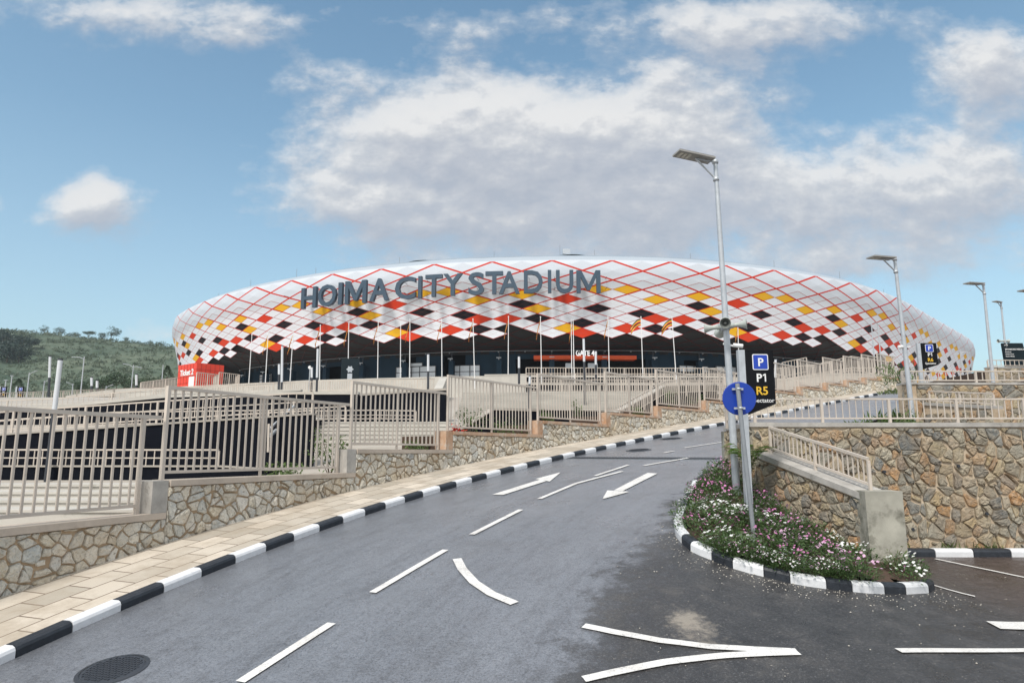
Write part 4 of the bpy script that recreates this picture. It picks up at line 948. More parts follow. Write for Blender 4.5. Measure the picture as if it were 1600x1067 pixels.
# ------------------------------------------------------------------ leaves and plants
def leaf_quad(mb, c, d, n, l, w, mi=0):
    s = d.cross(n).normalized() * w / 2; mb.add([c, c + d * l * .45 + s + n * l * .08, c + d * l, c + d * l * .45 - s + n * l * .08], [(0, 1, 2), (0, 2, 3)], mi)
def rdir(r): 
    z = r.uniform(-1, 1); a = r.uniform(0, 6.283); q = math.sqrt(1 - z * z); return Vector((q * math.cos(a), q * math.sin(a), z))
def periwinkle(seed, mat, label, loc, nl=190, nb=16, rad=.24, hgt=.26):
    r = random.Random(seed); o = thing('flowering_plant', label, 'flower', loc, 'flowering plants in the kerbed bed'); mb = MB(); bl = MB(); L = Vector(loc)
    for k in range(nl):
        a = r.uniform(0, 6.283); q = rad * math.sqrt(r.random()); hh = hgt * (1 - (q / rad) ** 2 * .45) * r.uniform(.15, 1); c = L + Vector((q * math.cos(a), q * math.sin(a), hh)); d = (Vector((math.cos(a), math.sin(a), r.uniform(.0, .9))) + rdir(r) * .6).normalized()
        leaf_quad(mb, c, d, (UP + rdir(r) * .5).normalized(), r.uniform(.04, .075), r.uniform(.016, .028))
    mb.build('leaves', M['leaf_bed'], o)
    for k in range(nb):
        a = r.uniform(0, 6.283); q = rad * math.sqrt(r.random()); c = L + Vector((q * math.cos(a), q * math.sin(a), hgt * (1 - (q / rad) ** 2 * .45) * r.uniform(.85, 1.12) + .01)); n = (UP + Vector((0, -.5, 0)) + rdir(r) * .5).normalized(); u = n.cross(Vector((1, .2, 0))).normalized(); v = n.cross(u); s = r.uniform(.0135, .021)
        for j in range(5):
            a0 = j * 1.2566; p = lambda aa, rr_: c + (u * math.cos(aa) + v * math.sin(aa)) * rr_ + n * rr_ * .15
            bl.add([c, p(a0 - .5, s * .8), p(a0, s * 1.15), p(a0 + .5, s * .8)], [(0, 1, 2, 3)])
    bl.build('blossoms', mat, o); return o
WL, PL, LL = 'low white flowering plant in the kerbed bed by the rubble walls', 'low pink flowering plant in the kerbed bed by the rubble walls', 'low pale pink flowering plant in the kerbed bed by the rubble walls'
poly = [(p.x, p.y) for p in [bp[i] + nrm[i] * (.20 if i < 9 else .12) for i in range(len(bp))]] + [(xr + .25, pierY - .1), (xl - .1, pierY - .05), (wb.x, wb.y)]
wbx = at(1353, 770, pierY + .1).x
poly = [(p.x, p.y) for p in [bp[i] + nrm[i] * (.20 if i < 9 else .12) for i in range(len(bp))]] + [(xr + .2, pierY - .08), (wbx - .35, pierY - .05), (at(1182, 700, 13.45).x - .35, 13.2), (C2.x - .1, C2.y - .4)]
def inside(x, y, P=poly):
    c = False
    for i in range(len(P)):
        (x1, y1), (x2, y2) = P[i], P[i - 1]
        if (y1 > y) != (y2 > y) and x < (x2 - x1) * (y - y1) / (y2 - y1) + x1: c = not c
    return c
# soil mound
mb = MB(); gx = [2 + .2 * i for i in range(28)]; gy = [8 + .2 * i for i in range(42)]; idx = {}
P2 = [(p.x, p.y) for p in [bp[i] + nrm[i] * .03 for i in range(len(bp))]] + [(xr + .35, pierY + .3), (at(1182, 700, 13.45).x + .2, 13.5), (C2.x + .1, C2.y)]
for i, x in enumerate(gx):
    for j, y in enumerate(gy):
        if inside(x, y, P2): idx[i, j] = len(mb.v); mb.v.append((x, y, zg(x, y) + .10 + .03 * math.sin(x * 7) * math.cos(y * 6)))
for (i, j) in idx:
    q = [(i, j), (i + 1, j), (i + 1, j + 1), (i, j + 1)]
    if all(p in idx for p in q): mb.f.append(tuple(idx[p] for p in q)); mb.m.append(0); mb.sm.append(True)
struct(mb.build('flower_bed_soil', M['soil']))
pts = []; r = random.Random(21)
for k in range(9000):
    x, y = r.uniform(2, 7), r.uniform(8, 17)
    if inside(x, y) and all((x - a) ** 2 + (y - b_) ** 2 > .24 ** 2 for a, b_ in pts) and math.hypot(x - b1.x, y - b1.y) > .28 and math.hypot(x - bd.x, y - bd.y) > .12: pts.append((x, y))
protos = {}; cnt = 0
for x, y in pts:
    q = noise_v = math.sin(x * 2.3 + 1.1) + math.sin(y * 2.9 + x * 1.7) + r.uniform(-.9, .9); px = proj((x, y, zg(x, y)))
    kind = 'W' if q > .5 else ('P' if q > -.9 else 'L')
    if 1350 < px[0] < 1404 and px[1] > 872: continue
    if px[1] < 805 and px[0] < 1150: kind = 'P' if q > -.4 else 'L'
    vv = r.randint(0, 1); key = kind + str(vv); loc = Vector((x, y, zg(x, y) + .09)); lab = {'W': WL, 'P': PL, 'L': LL}[kind]
    sc = r.uniform(.72, 1.3)
    if key not in protos: protos[key] = periwinkle(ord(kind) + vv * 7, M[{'W': 'whitebloom', 'P': 'pinkbloom', 'L': 'palepink'}[kind]], lab, loc, nb=24 if kind == 'W' else 18)
    else: copy_tree(protos[key], loc, r.uniform(0, 6.28), scale=sc)
for i in range(9, len(bp) - 2):
    for q_ in (0, .5):
        p = bp[i].lerp(bp[i + 1], q_) + nrm[i] * r.uniform(.13, .2); kd = r.choice('WWPL'); kk_ = kd + '0' if kd + '0' in protos else kd + '1'
        if kk_ in protos and proj(p)[0] < 1352: copy_tree(protos[kk_], Vector((p.x, p.y, zg(p.x, p.y) + .09)), r.uniform(0, 6.28), scale=r.uniform(.55, .85))
for x, y, c_ in ((1404, 901, 'P'), ):
    p = hit(x, y); copy_tree(protos.get(c_ + '0') or protos[c_ + '1'], p, r.uniform(0, 6), scale=.9)
def shrub(name, label, loc, rad, hgt, n, mat, ll, lw, seed, cat='shrub', group=None, blooms=None):
    r = random.Random(seed); o = thing(name, label, cat, loc, group); mb = MB(); st_ = MB(); L = Vector(loc)
    for k in range(7):
        a = r.uniform(0, 6.28); tip = L + Vector((math.cos(a) * rad * r.uniform(.3, .9), math.sin(a) * rad * r.uniform(.3, .9), hgt * r.uniform(.55, .95))); mid = L.lerp(tip, .5) + UP * hgt * .12
        st_.tube(L, mid, .012 * hgt, .008 * hgt, 5); st_.tube(mid, tip, .008 * hgt, .004 * hgt, 5)
        for j in range(n // 7):
            q = r.random(); c = (mid.lerp(tip, q) if r.random() < .75 else L.lerp(mid, r.uniform(.4, 1))) + rdir(r) * rad * .28; d = (rdir(r) + UP * .3 + Vector((math.cos(a), math.sin(a), 0)) * .5).normalized(); leaf_quad(mb, c, d, (UP + rdir(r) * .6).normalized(), ll * r.uniform(.7, 1.2), lw * r.uniform(.7, 1.2))
    mb.build('foliage', M[mat], o); st_.build('stems', M['bark'], o); return o
def fern(label, loc, s, seed, mat='leaf_fern'):
    r = random.Random(seed); o = thing('feathery_shrub', label, 'shrub', loc); L = Vector(loc); mb = MB(); st_ = MB(); st_.tube(L, L + UP * s * .8, .014, .01, 6)
    for k in range(15):
        a = k * 2.4; tip = L + UP * s * r.uniform(.85, 1.05) + Vector((math.cos(a), math.sin(a), 0)) * s * .52 * r.uniform(.7, 1.1); b0 = L + UP * s * r.uniform(.55, .9); mid = b0.lerp(tip, .55) + UP * s * .16
        st_.tube(b0, mid, .005, .004, 4); st_.tube(mid, tip, .004, .002, 4)
        for j in range(13):
            q = j / 13; c = b0.lerp(mid, q * 2) if q < .5 else mid.lerp(tip, q * 2 - 1); d0 = (tip - b0).normalized(); sd = d0.cross(UP).normalized()
            for sg in (-1, 1): leaf_quad(mb, c, (sd * sg + d0 * .45 - UP * .12).normalized(), UP, s * .17 * (1 - abs(q - .45) * .9), s * .045)
    mb.build('fronds', M[mat], o); st_.build('stem', M['bark'], o); return o
q = Vector((4.35, 12.75, 0)); q.z = zg(q.x, q.y) + .1; fern('bright green feathery shrub rising behind the leaning sign pole', q, .95, 5)
# tufts of weeds at the parking wall foot (uncountable) and yellow weeds by pier
mb = MB(); r = random.Random(9)
for k in range(420):
    x = r.uniform(6.3, 14); c = Vector((x, 13.46 - r.uniform(0, .04), zg(x, 13.4) + .1))
    if math.sin(x * 3.1) + math.sin(x * 7.7) + r.uniform(-.6, .6) > .3: leaf_quad(mb, c, (UP + rdir(r) * .6).normalized(), Vector((0, -1, .3)).normalized(), r.uniform(.08, .24), .02)
g = mb.build('weeds', M['grass']); g['kind'] = 'stuff'
q = hit(1396, 905); shrub('weed_plant', 'spindly yellow green weed at the foot of the concrete pier', q + UP * .05, .22, .42, 90, 'grass', .08, .014, 4, 'plant')
# plants behind the left fence
def behind(px, py, extra=1.1):
    a, b = -6., 54.
    z = 1.5
    for _ in range(10):
        t = wt_at(px, z); p = RT(t, WB - extra); i = max(0, min(len(zc) - 1, next((j for j in range(len(zc)) if tb[j + 1] > t), len(zc) - 1))); z = zc[i] - .15
        lo, hi = t - 6, t + 8
        for _ in range(30):
            c = (lo + hi) / 2; p = RT(c, WB - extra); p.z = z
            if proj(p)[0] < px: lo = c
            else: hi = c
        t = lo
    p.z = z; return p
for i, (px, rad, hg, lab) in enumerate(((515, .6, 1.1, 'bushiest green shrub growing behind the second fence panel'), (655, .45, .35, 'low green ground plant behind the third fence panel'), (735, .7, 1.0, 'leafy shrub behind the fence beside the dark sloping wall'), (795, .8, .55, 'wide low pale shrub behind the fourth fence panel'), (858, .4, .6, 'small shrub behind the fifth fence panel'), (904, .35, 1.3, 'slim upright young tree behind the fifth fence panel'), (1000, .5, .6, 'round shrub behind the sixth fence panel'), (1050, .5, 1.1, 'tall pale shrub behind the seventh fence panel'), (1090, .6, .9, 'bushy pale shrub behind the seventh fence panel next to its end post'), (440, .6, .3, 'low grassy plant at the foot of the second fence panel'))):
    shrub('shrub', lab, behind(px, 0, 1.0 if hg < 1.2 else 2.), rad, hg, 330, 'leaf_shrub', .11, .045, 30 + i, group='shrubs behind the beige fence')
o = shrub('red_shrub', 'small red leaved plant behind the end of the third fence panel', behind(716, 0, .8), .28, .35, 140, 'leaf_shrub', .09, .05, 71)
o.children[0].data.materials[0] = M['flag_r']
for i, (x, y, lab) in enumerate(((1335, 652, 'low fringe of long green leaves on the terrace behind the wall railing'), (1375, 650, 'leafy green plant on the terrace behind the wall railing'), (1410, 648, 'dark green plant against the end of the middle terrace wall'), (1385, 590, ''), )):
    if lab: shrub('terrace_plant', lab, Vector((at(x + 12, 655, 17 + i * 2.4).x, 17 + i * 2.4, 2.5)), .45, .72 + .25 * i, 320, 'leaf_shrub', .26, .045, 50 + i, 'plant')
p = at(1408, 596, 33); shrub('terrace_plant', 'patch of green plants at the top end of the beige fence', Vector((p.x, p.y, p.z - .2)), 1.3, .9, 400, 'leaf_shrub', .2, .06, 61, 'plant')
mb = MB(); r = random.Random(3)
for k in range(1500):
    x = r.uniform(p2.x + 1, p2.x + 9); c = Vector((x, r.uniform(26, 29), p2.z - .14)); leaf_quad(mb, c, (UP + rdir(r) * .5).normalized(), Vector((0, -1, .3)).normalized(), r.uniform(.1, .3), .03)
mb.build('grass', M['grass'])['kind'] = 'stuff'

mb = MB(); r = random.Random(17)
for k in range(620):
    if k % 5 < 3: i = r.randrange(3, len(bp) - 1); p = bp[i].lerp(bp[i + 1] if i + 1 < len(bp) else bp[i], r.random()) - nrm[i] * abs(r.gauss(.02, .28)); x, y = p.x, p.y
    else: x, y = r.uniform(1.2, 9), r.uniform(5.5, 12)
    if inside(x, y, P2) or tw(x, y)[1] < 5.6: continue
    s_ = r.uniform(.004, .012); c = Vector((x, y, zg(x, y) + .006)); a = r.uniform(0, 6.28); q = [c + Vector((math.cos(a + k_ * 1.5708) * s_ * r.uniform(.7, 1.3), math.sin(a + k_ * 1.5708) * s_ * r.uniform(.7, 1.3), 0)) for k_ in range(4)]
    mb.add(q + [c + UP * s_ * .8], [(0, 1, 4), (1, 2, 4), (2, 3, 4), (3, 0, 4)])
mb.build('loose_gravel', simple('gravel_chips', (.55, .51, .45), .9, var=.4, scale=30))['kind'] = 'stuff'
SUN_E = 2.3; EXPO = 0.58; SKYMUL = (.76, .90, .81); CLB = .70; HAZE = 0.00022
# ------------------------------------------------------------------ plaza: terraces, stairs, ramps, rails between the fence and the stadium
def slab_px(name, label, cat, top, Y, zbot, th, mat, cap=None, capm='light_conc', pst=False):
    """vertical wall whose top edge passes through photo points `top` at distance Y (or list of distances)"""
    Ys_ = Y if isinstance(Y, (list, tuple)) else [Y] * len(top); P = [at(x, y, q) for (x, y), q in zip(top, Ys_)]
    o = thing(name, label, cat, (P[0].x, P[0].y, zbot)); mb = MB(); cp = MB()
    for a, b in zip(P, P[1:]):
        d = (b - a); d.z = 0; d.normalize(); n = Vector((-d.y, d.x, 0)); n = n if n.y > 0 else -n; A = [a, b, b + n * th, a + n * th]
        mb.hexa([Vector((p.x, p.y, zbot)) for p in A] + [p - UP * (cap or 0) for p in A])
        if cap: A = [a - n * .04, b - n * .04, b + n * (th + .04), a + n * (th + .04)]; cp.hexa([p - UP * cap for p in A] + A)
    mb.build('wall_face', M[mat], o)
    if cap: cp.build('coping', M[capm], o)
    return o, P
def stairs(name, label, px0, px1, y0, Y0, y1, Y1, n, mat='light_conc', skew=0.):
    a0, a1 = at(px0[0], y0, Y0), at(px1[0], y0, Y0); b0, b1_ = at(px0[1], y1, Y1), at(px1[1], y1, Y1); o = thing(name, label, 'stairs', (a0 + a1) / 2); mb = MB()
    for i in range(n):
        k0, k1 = i / n, 1.0; f = lambda p, q, k: p.lerp(q, k)
        L0, R0 = f(a0, b0, k0), f(a1, b1_, k0); L1, R1 = f(a0, b0, (i + 1) / n + .001), f(a1, b1_, (i + 1) / n + .001); z = a0.z + (b0.z - a0.z) * (i + 1) / n; zb_ = a0.z - .6
        mb.hexa([Vector((p.x, p.y, zb_)) for p in (L0, R0, R1, L1)] + [Vector((p.x, p.y, z)) for p in (L0, R0, R1, L1)])
        # nosing shadow gap
        mb.hexa([Vector((p.x, p.y - .03, z - .05)) for p in (L0, R0)] + [Vector((p.x, p.y, z - .05)) for p in (R0, L0)] + [Vector((p.x, p.y - .03, z - .002)) for p in (L0, R0)] + [Vector((p.x, p.y, z - .002)) for p in (R0, L0)])
    mb.build('steps', M[mat], o); return o
def rail_px(label, pts, Y, hpx=None, h=1.0, pmax=2.5, bal=.14, **k):
    Ys_ = Y if isinstance(Y, (list, tuple)) else [Y] * len(pts); P = [at(x, y, q) for (x, y), q in zip(pts, Ys_)]
    P = [p - UP * h for p in P]; far = min(Ys_)
    return railing('plaza_railing', P, h, label, bal=max(bal, far * .0042), bs=max(.010, far * .0003), rail=max(.04, far * .0009), post=max(.05, far * .0012), parts=True, group='beige railings on the plaza', pmax=pmax, **k)
# left: broad low steps just behind the first fence panel
stairs('stairs', 'broad pale steps just behind the lowest fence panel', (-420, -420), (236, 262), 806, 13.2, 754, 16.6, 4)
slab_px('navy_wall', 'long dark navy ramp wall rising behind the second fence panel', 'wall', [(-300, 703), (22, 676), (247, 661), (400, 651), (489, 645)], 19.0, 0, .3, 'navy', .05, 'beige_conc')
slab_px('navy_wall', 'low dark navy wall at the top of the broad pale steps', 'wall', [(-320, 727), (340, 727), (430, 733)], 17.2, .8, .25, 'navy', .04, 'beige_conc')
rail_px('low beige railing in front of the long navy ramp wall', [(-320, 701), (342, 701.5)], 17.3, h=.5, low=.06, mid=.28, bal=.2)
rail_px('beige railing on top of the long navy ramp wall', [(-300, 668), (22, 641), (247, 626), (400, 617), (489, 612)], 19.1, h=.62, low=.1, mid=.35, bal=.2)
slab_px('navy_wall', 'upper dark navy ramp wall behind the long navy ramp wall', 'wall', [(-300, 655), (90, 633), (260, 617), (420, 612), (560, 612)], 30, 1, .3, 'navy', .12, 'light_conc')
rail_px('beige railing on the upper navy ramp wall', [(-300, 636), (90, 622), (260, 605), (420, 602)], 30.2, h=.5, low=.08, bal=.22)
rail_px('beige railing sloping between the two navy ramps', [(-200, 670), (180, 643), (420, 640), (540, 634)], 24, h=.5, low=.07, bal=.2)
slab_px('ramp_wall', 'pale edge of the ramp below the plaza railing', 'wall', [(-300, 634), (130, 630), (270, 613), (470, 608)], 44, 2, .4, 'navy', .12, 'light_conc')
# stair flight with handrail, left of centre
stairs('stairs', 'wide pale stair flight rising behind the fence beside the navy ramp wall', (448, 494), (700, 712), 724, 21.2, 660, 27.5, 9)
slab_px('navy_wall', 'dark sloping stair wall at the side of the wide pale stair flight', 'wall', [(428, 690), (452, 658), (492, 652)], [19.5, 22.5, 27], 1, .3, 'navy', .05, 'light_conc')
hr_ = thing('handrail', 'bright metal handrail beside the wide pale stair flight', 'handrail', at(420, 682, 18.4)); mb = MB()
for y0, y1 in ((682, 648), (671, 634)): mb.beam(at(420, y0, 18.0), at(459, y1, 21.5), .09 if y0 == 682 else .05, .05)
mb.build('rails', M['galv'], hr_); mb = MB()
for k in (0, .5, 1): mb = MB(); a = at(420, 682, 18.0).lerp(at(459, 648, 21.5), k); b = at(420, 662, 18.0).lerp(at(459, 624, 21.5), k); mb.beam(a - UP * .4, b, .05); mb.build('post', M['beige_metal'], hr_)
rail_px('beige railing with two rows across the stair landing', [(494, 641), (588, 640), (650, 641)], 28.5, h=.42, low=.05, mid=.2, bal=.2)
slab_px('navy_wall', 'dark navy wall under the pale parapet behind the stair landing', 'wall', [(430, 622), (545, 616), (697, 606.5)], 31, 1.5, .4, 'navy', .1, 'beige_conc')
# upper pale parapet
slab_px('parapet_wall', 'long pale concrete parapet curving in front of the stadium gates', 'wall', [(200, 612), (330, 603), (480, 594), (600, 590.5), (690, 589)], [80, 75, 70, 66, 64], 5, .4, 'light_conc', .12, 'light_conc')
rail_px('beige railing standing before the long pale parapet', [(240, 606), (400, 598), (545, 594), (690, 592)], [74, 68, 64, 62], h=1.0)
slab_px('stair_wall', 'pale wedge shaped stair wall at the end of the parapet', 'wall', [(668, 628), (688, 590), (700, 592)], [40, 56, 57], 3, .5, 'light_conc', .1, 'light_conc')
# centre: broad stairs
stairs('stairs', 'broad central pale stairs climbing towards gate four', (698, 716), (1000, 1010), 668, 31, 640, 37, 9)
stairs('stairs', 'upper flight of the broad central pale stairs', (716, 724), (1016, 1040), 640, 39, 614, 46, 10)
slab_px('navy_wall', 'low dark navy planter wall behind the fourth fence panel', 'wall', [(722, 669), (772, 639), (838, 641)], [25.5, 26.5, 27], 2.5, .3, 'navy', .04, 'beige_conc')
slab_px('navy_wall', 'low dark navy planter wall behind the fifth fence panel', 'wall', [(790, 638), (930, 641), (960, 643)], [27.2, 29, 29.6], 2.5, .3, 'navy', .04, 'beige_conc')
slab_px('navy_wall', 'dark sloping planter wall behind the sixth fence panel', 'wall', [(968, 642), (1040, 602), (1120, 600)], [31, 34, 37], 3, .3, 'navy', .05, 'light_conc')
rail_px('sloping beige stair railing behind the sixth fence panel', [(968, 634), (1040, 594), (1130, 592)], [30.5, 33.8, 37], h=.75)
for y, Y, x0, x1, lab in ((600, 47, 757, 1150, 'lowest long beige railing across the central stairs'), (592.5, 56, 830, 1160, 'second long beige railing up the central stairs'), (583, 68, 822, 1170, 'third long beige railing below gate four'), (574, 80, 822, 1130, 'topmost long beige railing just below gate four')):
    rail_px(lab, [(x0, y), (x1, y + 1)], Y, h=1.05)
    slab_px('terrace_wall', lab.replace('beige railing', 'pale-capped, shade-painted low wall').replace('lowest', 'lowest').replace('across', 'edge across'), 'wall', [(x0, y + 1067 * 1.0 / Y), (x1, y + 1 + 1067 * 1.0 / Y)], Y - .1, 4, .4, 'navy', .15, 'light_conc')  # navy face colour holds the shade between the rails; only the cap is pale
slab_px('parapet_wall', 'short pale parapet left of gate four', 'wall', [(757, 585), (822, 584)], 74, 5, .4, 'light_conc', .12, 'light_conc')
# right of centre: railed ramps behind the upper fence
for i, (pts, Y, lab) in enumerate((([(1165, 566), (1260, 600)], [52, 46], 'sloping beige stair railing below the R5 sign'), ([(1222, 566), (1260, 558), (1262, 572), (1330, 556), (1395, 566)], 56, 'zigzag beige railing on the ramp behind the upper fence'), ([(1200, 596), (1330, 574), (1400, 574)], 52, 'beige railing of the lower ramp behind the upper fence'), ([(1392, 572), (1450, 586)], [56, 52], 'beige railing descending beyond the top end of the fence'), ([(1180, 579), (1300, 566)], 58, 'upper beige ramp railing beyond the R5 sign'))):
    rail_px(lab, pts, Y, h=1.3)
slab_px('ramp_wall', 'pale ramp wall behind the upper end of the fence', 'wall', [(1150, 603), (1290, 583), (1400, 583)], 53, 4, .4, 'light_conc', .1, 'light_conc')
# far plaza and its rail
mb = MB(); mb.prism([Vector((-260, 62, 2)), Vector((-52, 62, 2)), Vector((-46, 88, 2)), Vector((-50, 125, 2)), Vector((-300, 125, 2))], UP * 5.3); struct(mb.build('far_plaza', M['beige_conc']))
rail_px('long beige railing along the far plaza below the green hill', [(-260, 618), (0, 613.5), (255, 604.5)], [70, 70, 100], h=1.1)
slab_px('terrace_wall', 'low pale wall carrying the far plaza railing', 'wall', [(-260, 633), (0, 629), (255, 615)], [70.3, 70.3, 100.3], 5, .4, 'beige_conc', .1, 'beige_conc')
slab_px('terrace_wall', 'pale rising wall with a fence left of the red ticket office', 'wall', [(222, 598), (276, 590)], [112, 116], 6, .4, 'beige_conc', .1, 'beige_conc')
rail_px('grey beige fence on the rising wall left of the red ticket office', [(220, 597), (278, 589)], [111, 115], h=1.6)
# ticket office
tb_ = at(305, 603, 94); o = thing('ticket_office', 'small red panelled ticket office with white Ticket 2 lettering and a white door', 'kiosk', (tb_.x, tb_.y, PZ)); zt = at(305, 566.5, 94).z
a = Vector((tb_.x, tb_.y, 0)); az = R(62); dl = Vector((-math.cos(R(38)), math.sin(R(38)), 0)); dr = Vector((math.sin(R(38)), math.cos(R(38)), 0))
def ext(d, px): 
    lo, hi = 0, 20
    for _ in range(40):
        m = (lo + hi) / 2; q = a + d * m
        if abs(proj((q.x, q.y, zt))[0] - 305) < abs(px - 305): lo = m
        else: hi = m
    return lo
el, er = ext(dl, 279), ext(dr, 350)
q = [a, a + dr * er, a + dr * er + dl * el, a + dl * el]; mb = MB(); mb.hexa([Vector((p.x, p.y, 9)) for p in q] + [Vector((p.x, p.y, zt)) for p in q]); bodyb = mb.build('body', M['red_box'], o)
jm = simple('panel_joint', (.30, .02, .012), .6); mb = MB()
for d, e, nn in ((dl, el, -dr), (dr, er, -dl)):
    for k in range(1, 6): p = a + d * e * k / 6 + nn * .012; mb.beam((p.x, p.y, PZ - 1.3), (p.x, p.y, zt), .03, .03)
    for z in (zt - .9, zt - 1.8, zt - 2.7): p, q_ = a + nn * .012, a + d * e + nn * .012; mb.beam((p.x, p.y, z), (q_.x, q_.y, z), .03, .03)
mb.build('panel_joints', jm, o)
c = a + dl * el * .5 - dr * .03; zz_ = at(292, 586, 95.5).z; X = -dl; N = -dr
Mt = Matrix(((X.x, 0, N.x, c.x), (X.y, 0, N.y, c.y), (0, 1, 0, zz_), (0, 0, 0, 1)))
text_mesh('Ticket 2', Mt, 1.12, .08, M['sign_white'], 'lettering', o, .03)
p0, p1 = a + dl * el * .08 - dr * .05, a + dl * el * .36 - dr * .05; mb = MB(); zd = at(299, 587.5, 94).z; mb.hexa([Vector((p.x, p.y, PZ - 1.3)) for p in (p0, p1, p1 + dr * .1, p0 + dr * .1)] + [Vector((p.x, p.y, zd)) for p in (p0, p1, p1 + dr * .1, p0 + dr * .1)]); mb.build('door', M['sign_white'], o)
for x0, x1, Y, lab in ((306, 340, 90, 'tall beige bar enclosure in front of the red ticket office'), (341, 373, 92, 'tall beige bar enclosure right beside the red ticket office')):
    A = at(x0, 603, Y); B = at(x1, 603, Y + 3); D_ = at((x0 + x1) / 2 + 10, 603, Y + 6); zt_ = at(x0, 581, Y).z
    railing('bar_enclosure', [Vector((p.x, p.y, PZ - 1.3)) for p in (A, B, D_)], zt_ - PZ + 1.3, lab, 'fence', bal=.32, bs=.03, rail=.09, post=.12, low=.1)
# ------------------------------------------------------------------ flagpoles
fl = [(388.5, 601, 393.5, 524), (414.5, 598, 419, 519.5), (453, 597, 458, 519), (499, 598, 500.5, 509), (543.5, 594, 545, 506.5), (590, 588, 591, 503.5), (625.5, 588, 626, 508), (640, 586, 640.5, 500.5), (690.5, 590, 690, 500.5), (741, 572, 739, 499.5), (794, 585, 794.5, 495.5), (846, 580, 844.5, 496), (893.5, 579, 892.5, 500.5), (897, 579, 895.5, 501), (952, 580, 950, 496.5), (1004.5, 581, 1001.5, 496), (1056, 581, 1050, 496.5), (1154, 545, 1153, 509)]
ORD = ['first', 'second', 'third', 'fourth', 'fifth', 'sixth', 'seventh', 'eighth', 'ninth', 'tenth', 'eleventh', 'twelfth', 'thirteenth', 'fourteenth', 'fifteenth', 'sixteenth', 'seventeenth', 'eighteenth']
for i, (xb, yb, xt, yt) in enumerate(fl):
    Y = 78 if 400 < xb < 1100 else 82
    b, t = lean((xb, yb), (xt, yt), Y); d = (t - b) / (t.z - b.z); b = b - d * (b.z - 9.6) if b.z > 9.6 else b
    has = i not in (0, 6, 12)
    o = thing('flagpole', '%s white flagpole from the left before the stadium%s' % (ORD[i], ', with a limp striped flag' if i not in (0, 6, 12, 15, 16) else (', its striped flag blowing sideways' if has else ', bare without a flag')), 'flagpole', b, 'flagpoles in front of the stadium')
    mb = MB(); mb.tube(b, t, .058, .038, 8); mb.lathe(t, UP, [(.05, 0), (.08, .08), (.001, .15)], 8); mb.build('pole', M['sign_white'], o)
    if has:
        mb = MB(); wind = 1.25 if i in (15, 16) else .5; drop = 1.9 if i in (15, 16) else 2.6; r = random.Random(i); ph = r.uniform(0, 6)
        n = 10; sgn_ = -1
        for k in range(6):
            P = []
            for j in range(n + 1):
                q = j / n
                for e in (k, k + 1):
                    f = e / 6
                    if wind > 1: x = sgn_ * wind * q; z = -f * .85 - q * q * 1.1 - .15
                    else: x = sgn_ * (wind * (q ** .8) * (1 - f * .25) + f * .12); z = -.2 - f * .75 - q * drop * .75 + .2 * f * q
                    y = .16 * math.sin(q * 9 + f * 4 + ph) * q
                    P.append(t + Vector((x, y, z)))
            mb.add(P, [(2 * j, 2 * j + 1, 2 * j + 3, 2 * j + 2) for j in range(n)], (0, 1, 2)[k % 3], True)
        mb.build('flag', [M['flag_k'], M['flag_y'], M['flag_r']], o)
# ------------------------------------------------------------------ column lights
cl = [(94, 765, 563, 641, 17.0, 'nearest tall column light behind the lowest fence panel, dark lower half', 70), (78, 625, 557.5, 590, 60, 'tall thin column light on the far plaza behind the nearest one', 76), (496.5, 640, 505 + 40, 590, 34, 'column light rising behind the second fence panel', 494), (441, 605, 541, 597, 55, 'column light left of the one behind the second fence panel', 440), (912, 618, 529.5, 565, 40, 'column light in front of gate four', 914), (669, 604, 554, 580, 60, 'short column light before the white ticket windows', 669), (811, 592, 557.5, 575, 70, 'short column light left of gate four', 811), (931, 590, 549, 570, 70, 'short column light right of the gate four lettering', 931), (436, 600, 569, 585, 66, 'stubby column light below the stadium overhang', 436), (487, 600, 574, 590, 66, 'stubby column light beside a round red sign', 487), (143, 625, 590, 603, 95, 'small column light on the far plaza, taller of a pair', 143), (151.5, 625, 595, 606, 95, 'small column light on the far plaza, shorter of a pair', 151.5), (213, 615, 585.5, 602, 100, 'lone small column light on the far plaza near the double lamp', 213), (828, 640, 588, 600, 36, 'thin white column light behind the fifth fence panel', 826), (1212, 610, 546 + 16, 590, 42, 'thin pale column light right beside the R5 sign', 1211)]
for x, yb, yt, ym, Y, lab, xb in cl:
    b = at(xb, yb, Y); t = at(x, yt, Y); m = at(x + (xb - x) * (ym - yt) / (yb - yt), ym, Y); w = max(.045, .0017 * Y) if Y > 20 else .055
    o = thing('column_light', lab, 'column light', b, 'column lights on the plaza'); mb = MB(); mb.tube(b - UP * .8, m, w, n=12); mb.build('post', M['dark_metal'], o); mb = MB(); mb.tube(m, t, w * 1.02, n=12); mb.build('light_tube', M['tube_white'], o); mb = MB(); mb.tube(t, t + UP * w * .8, w * 1.08, n=12); mb.build('cap', M['dark_metal'], o)
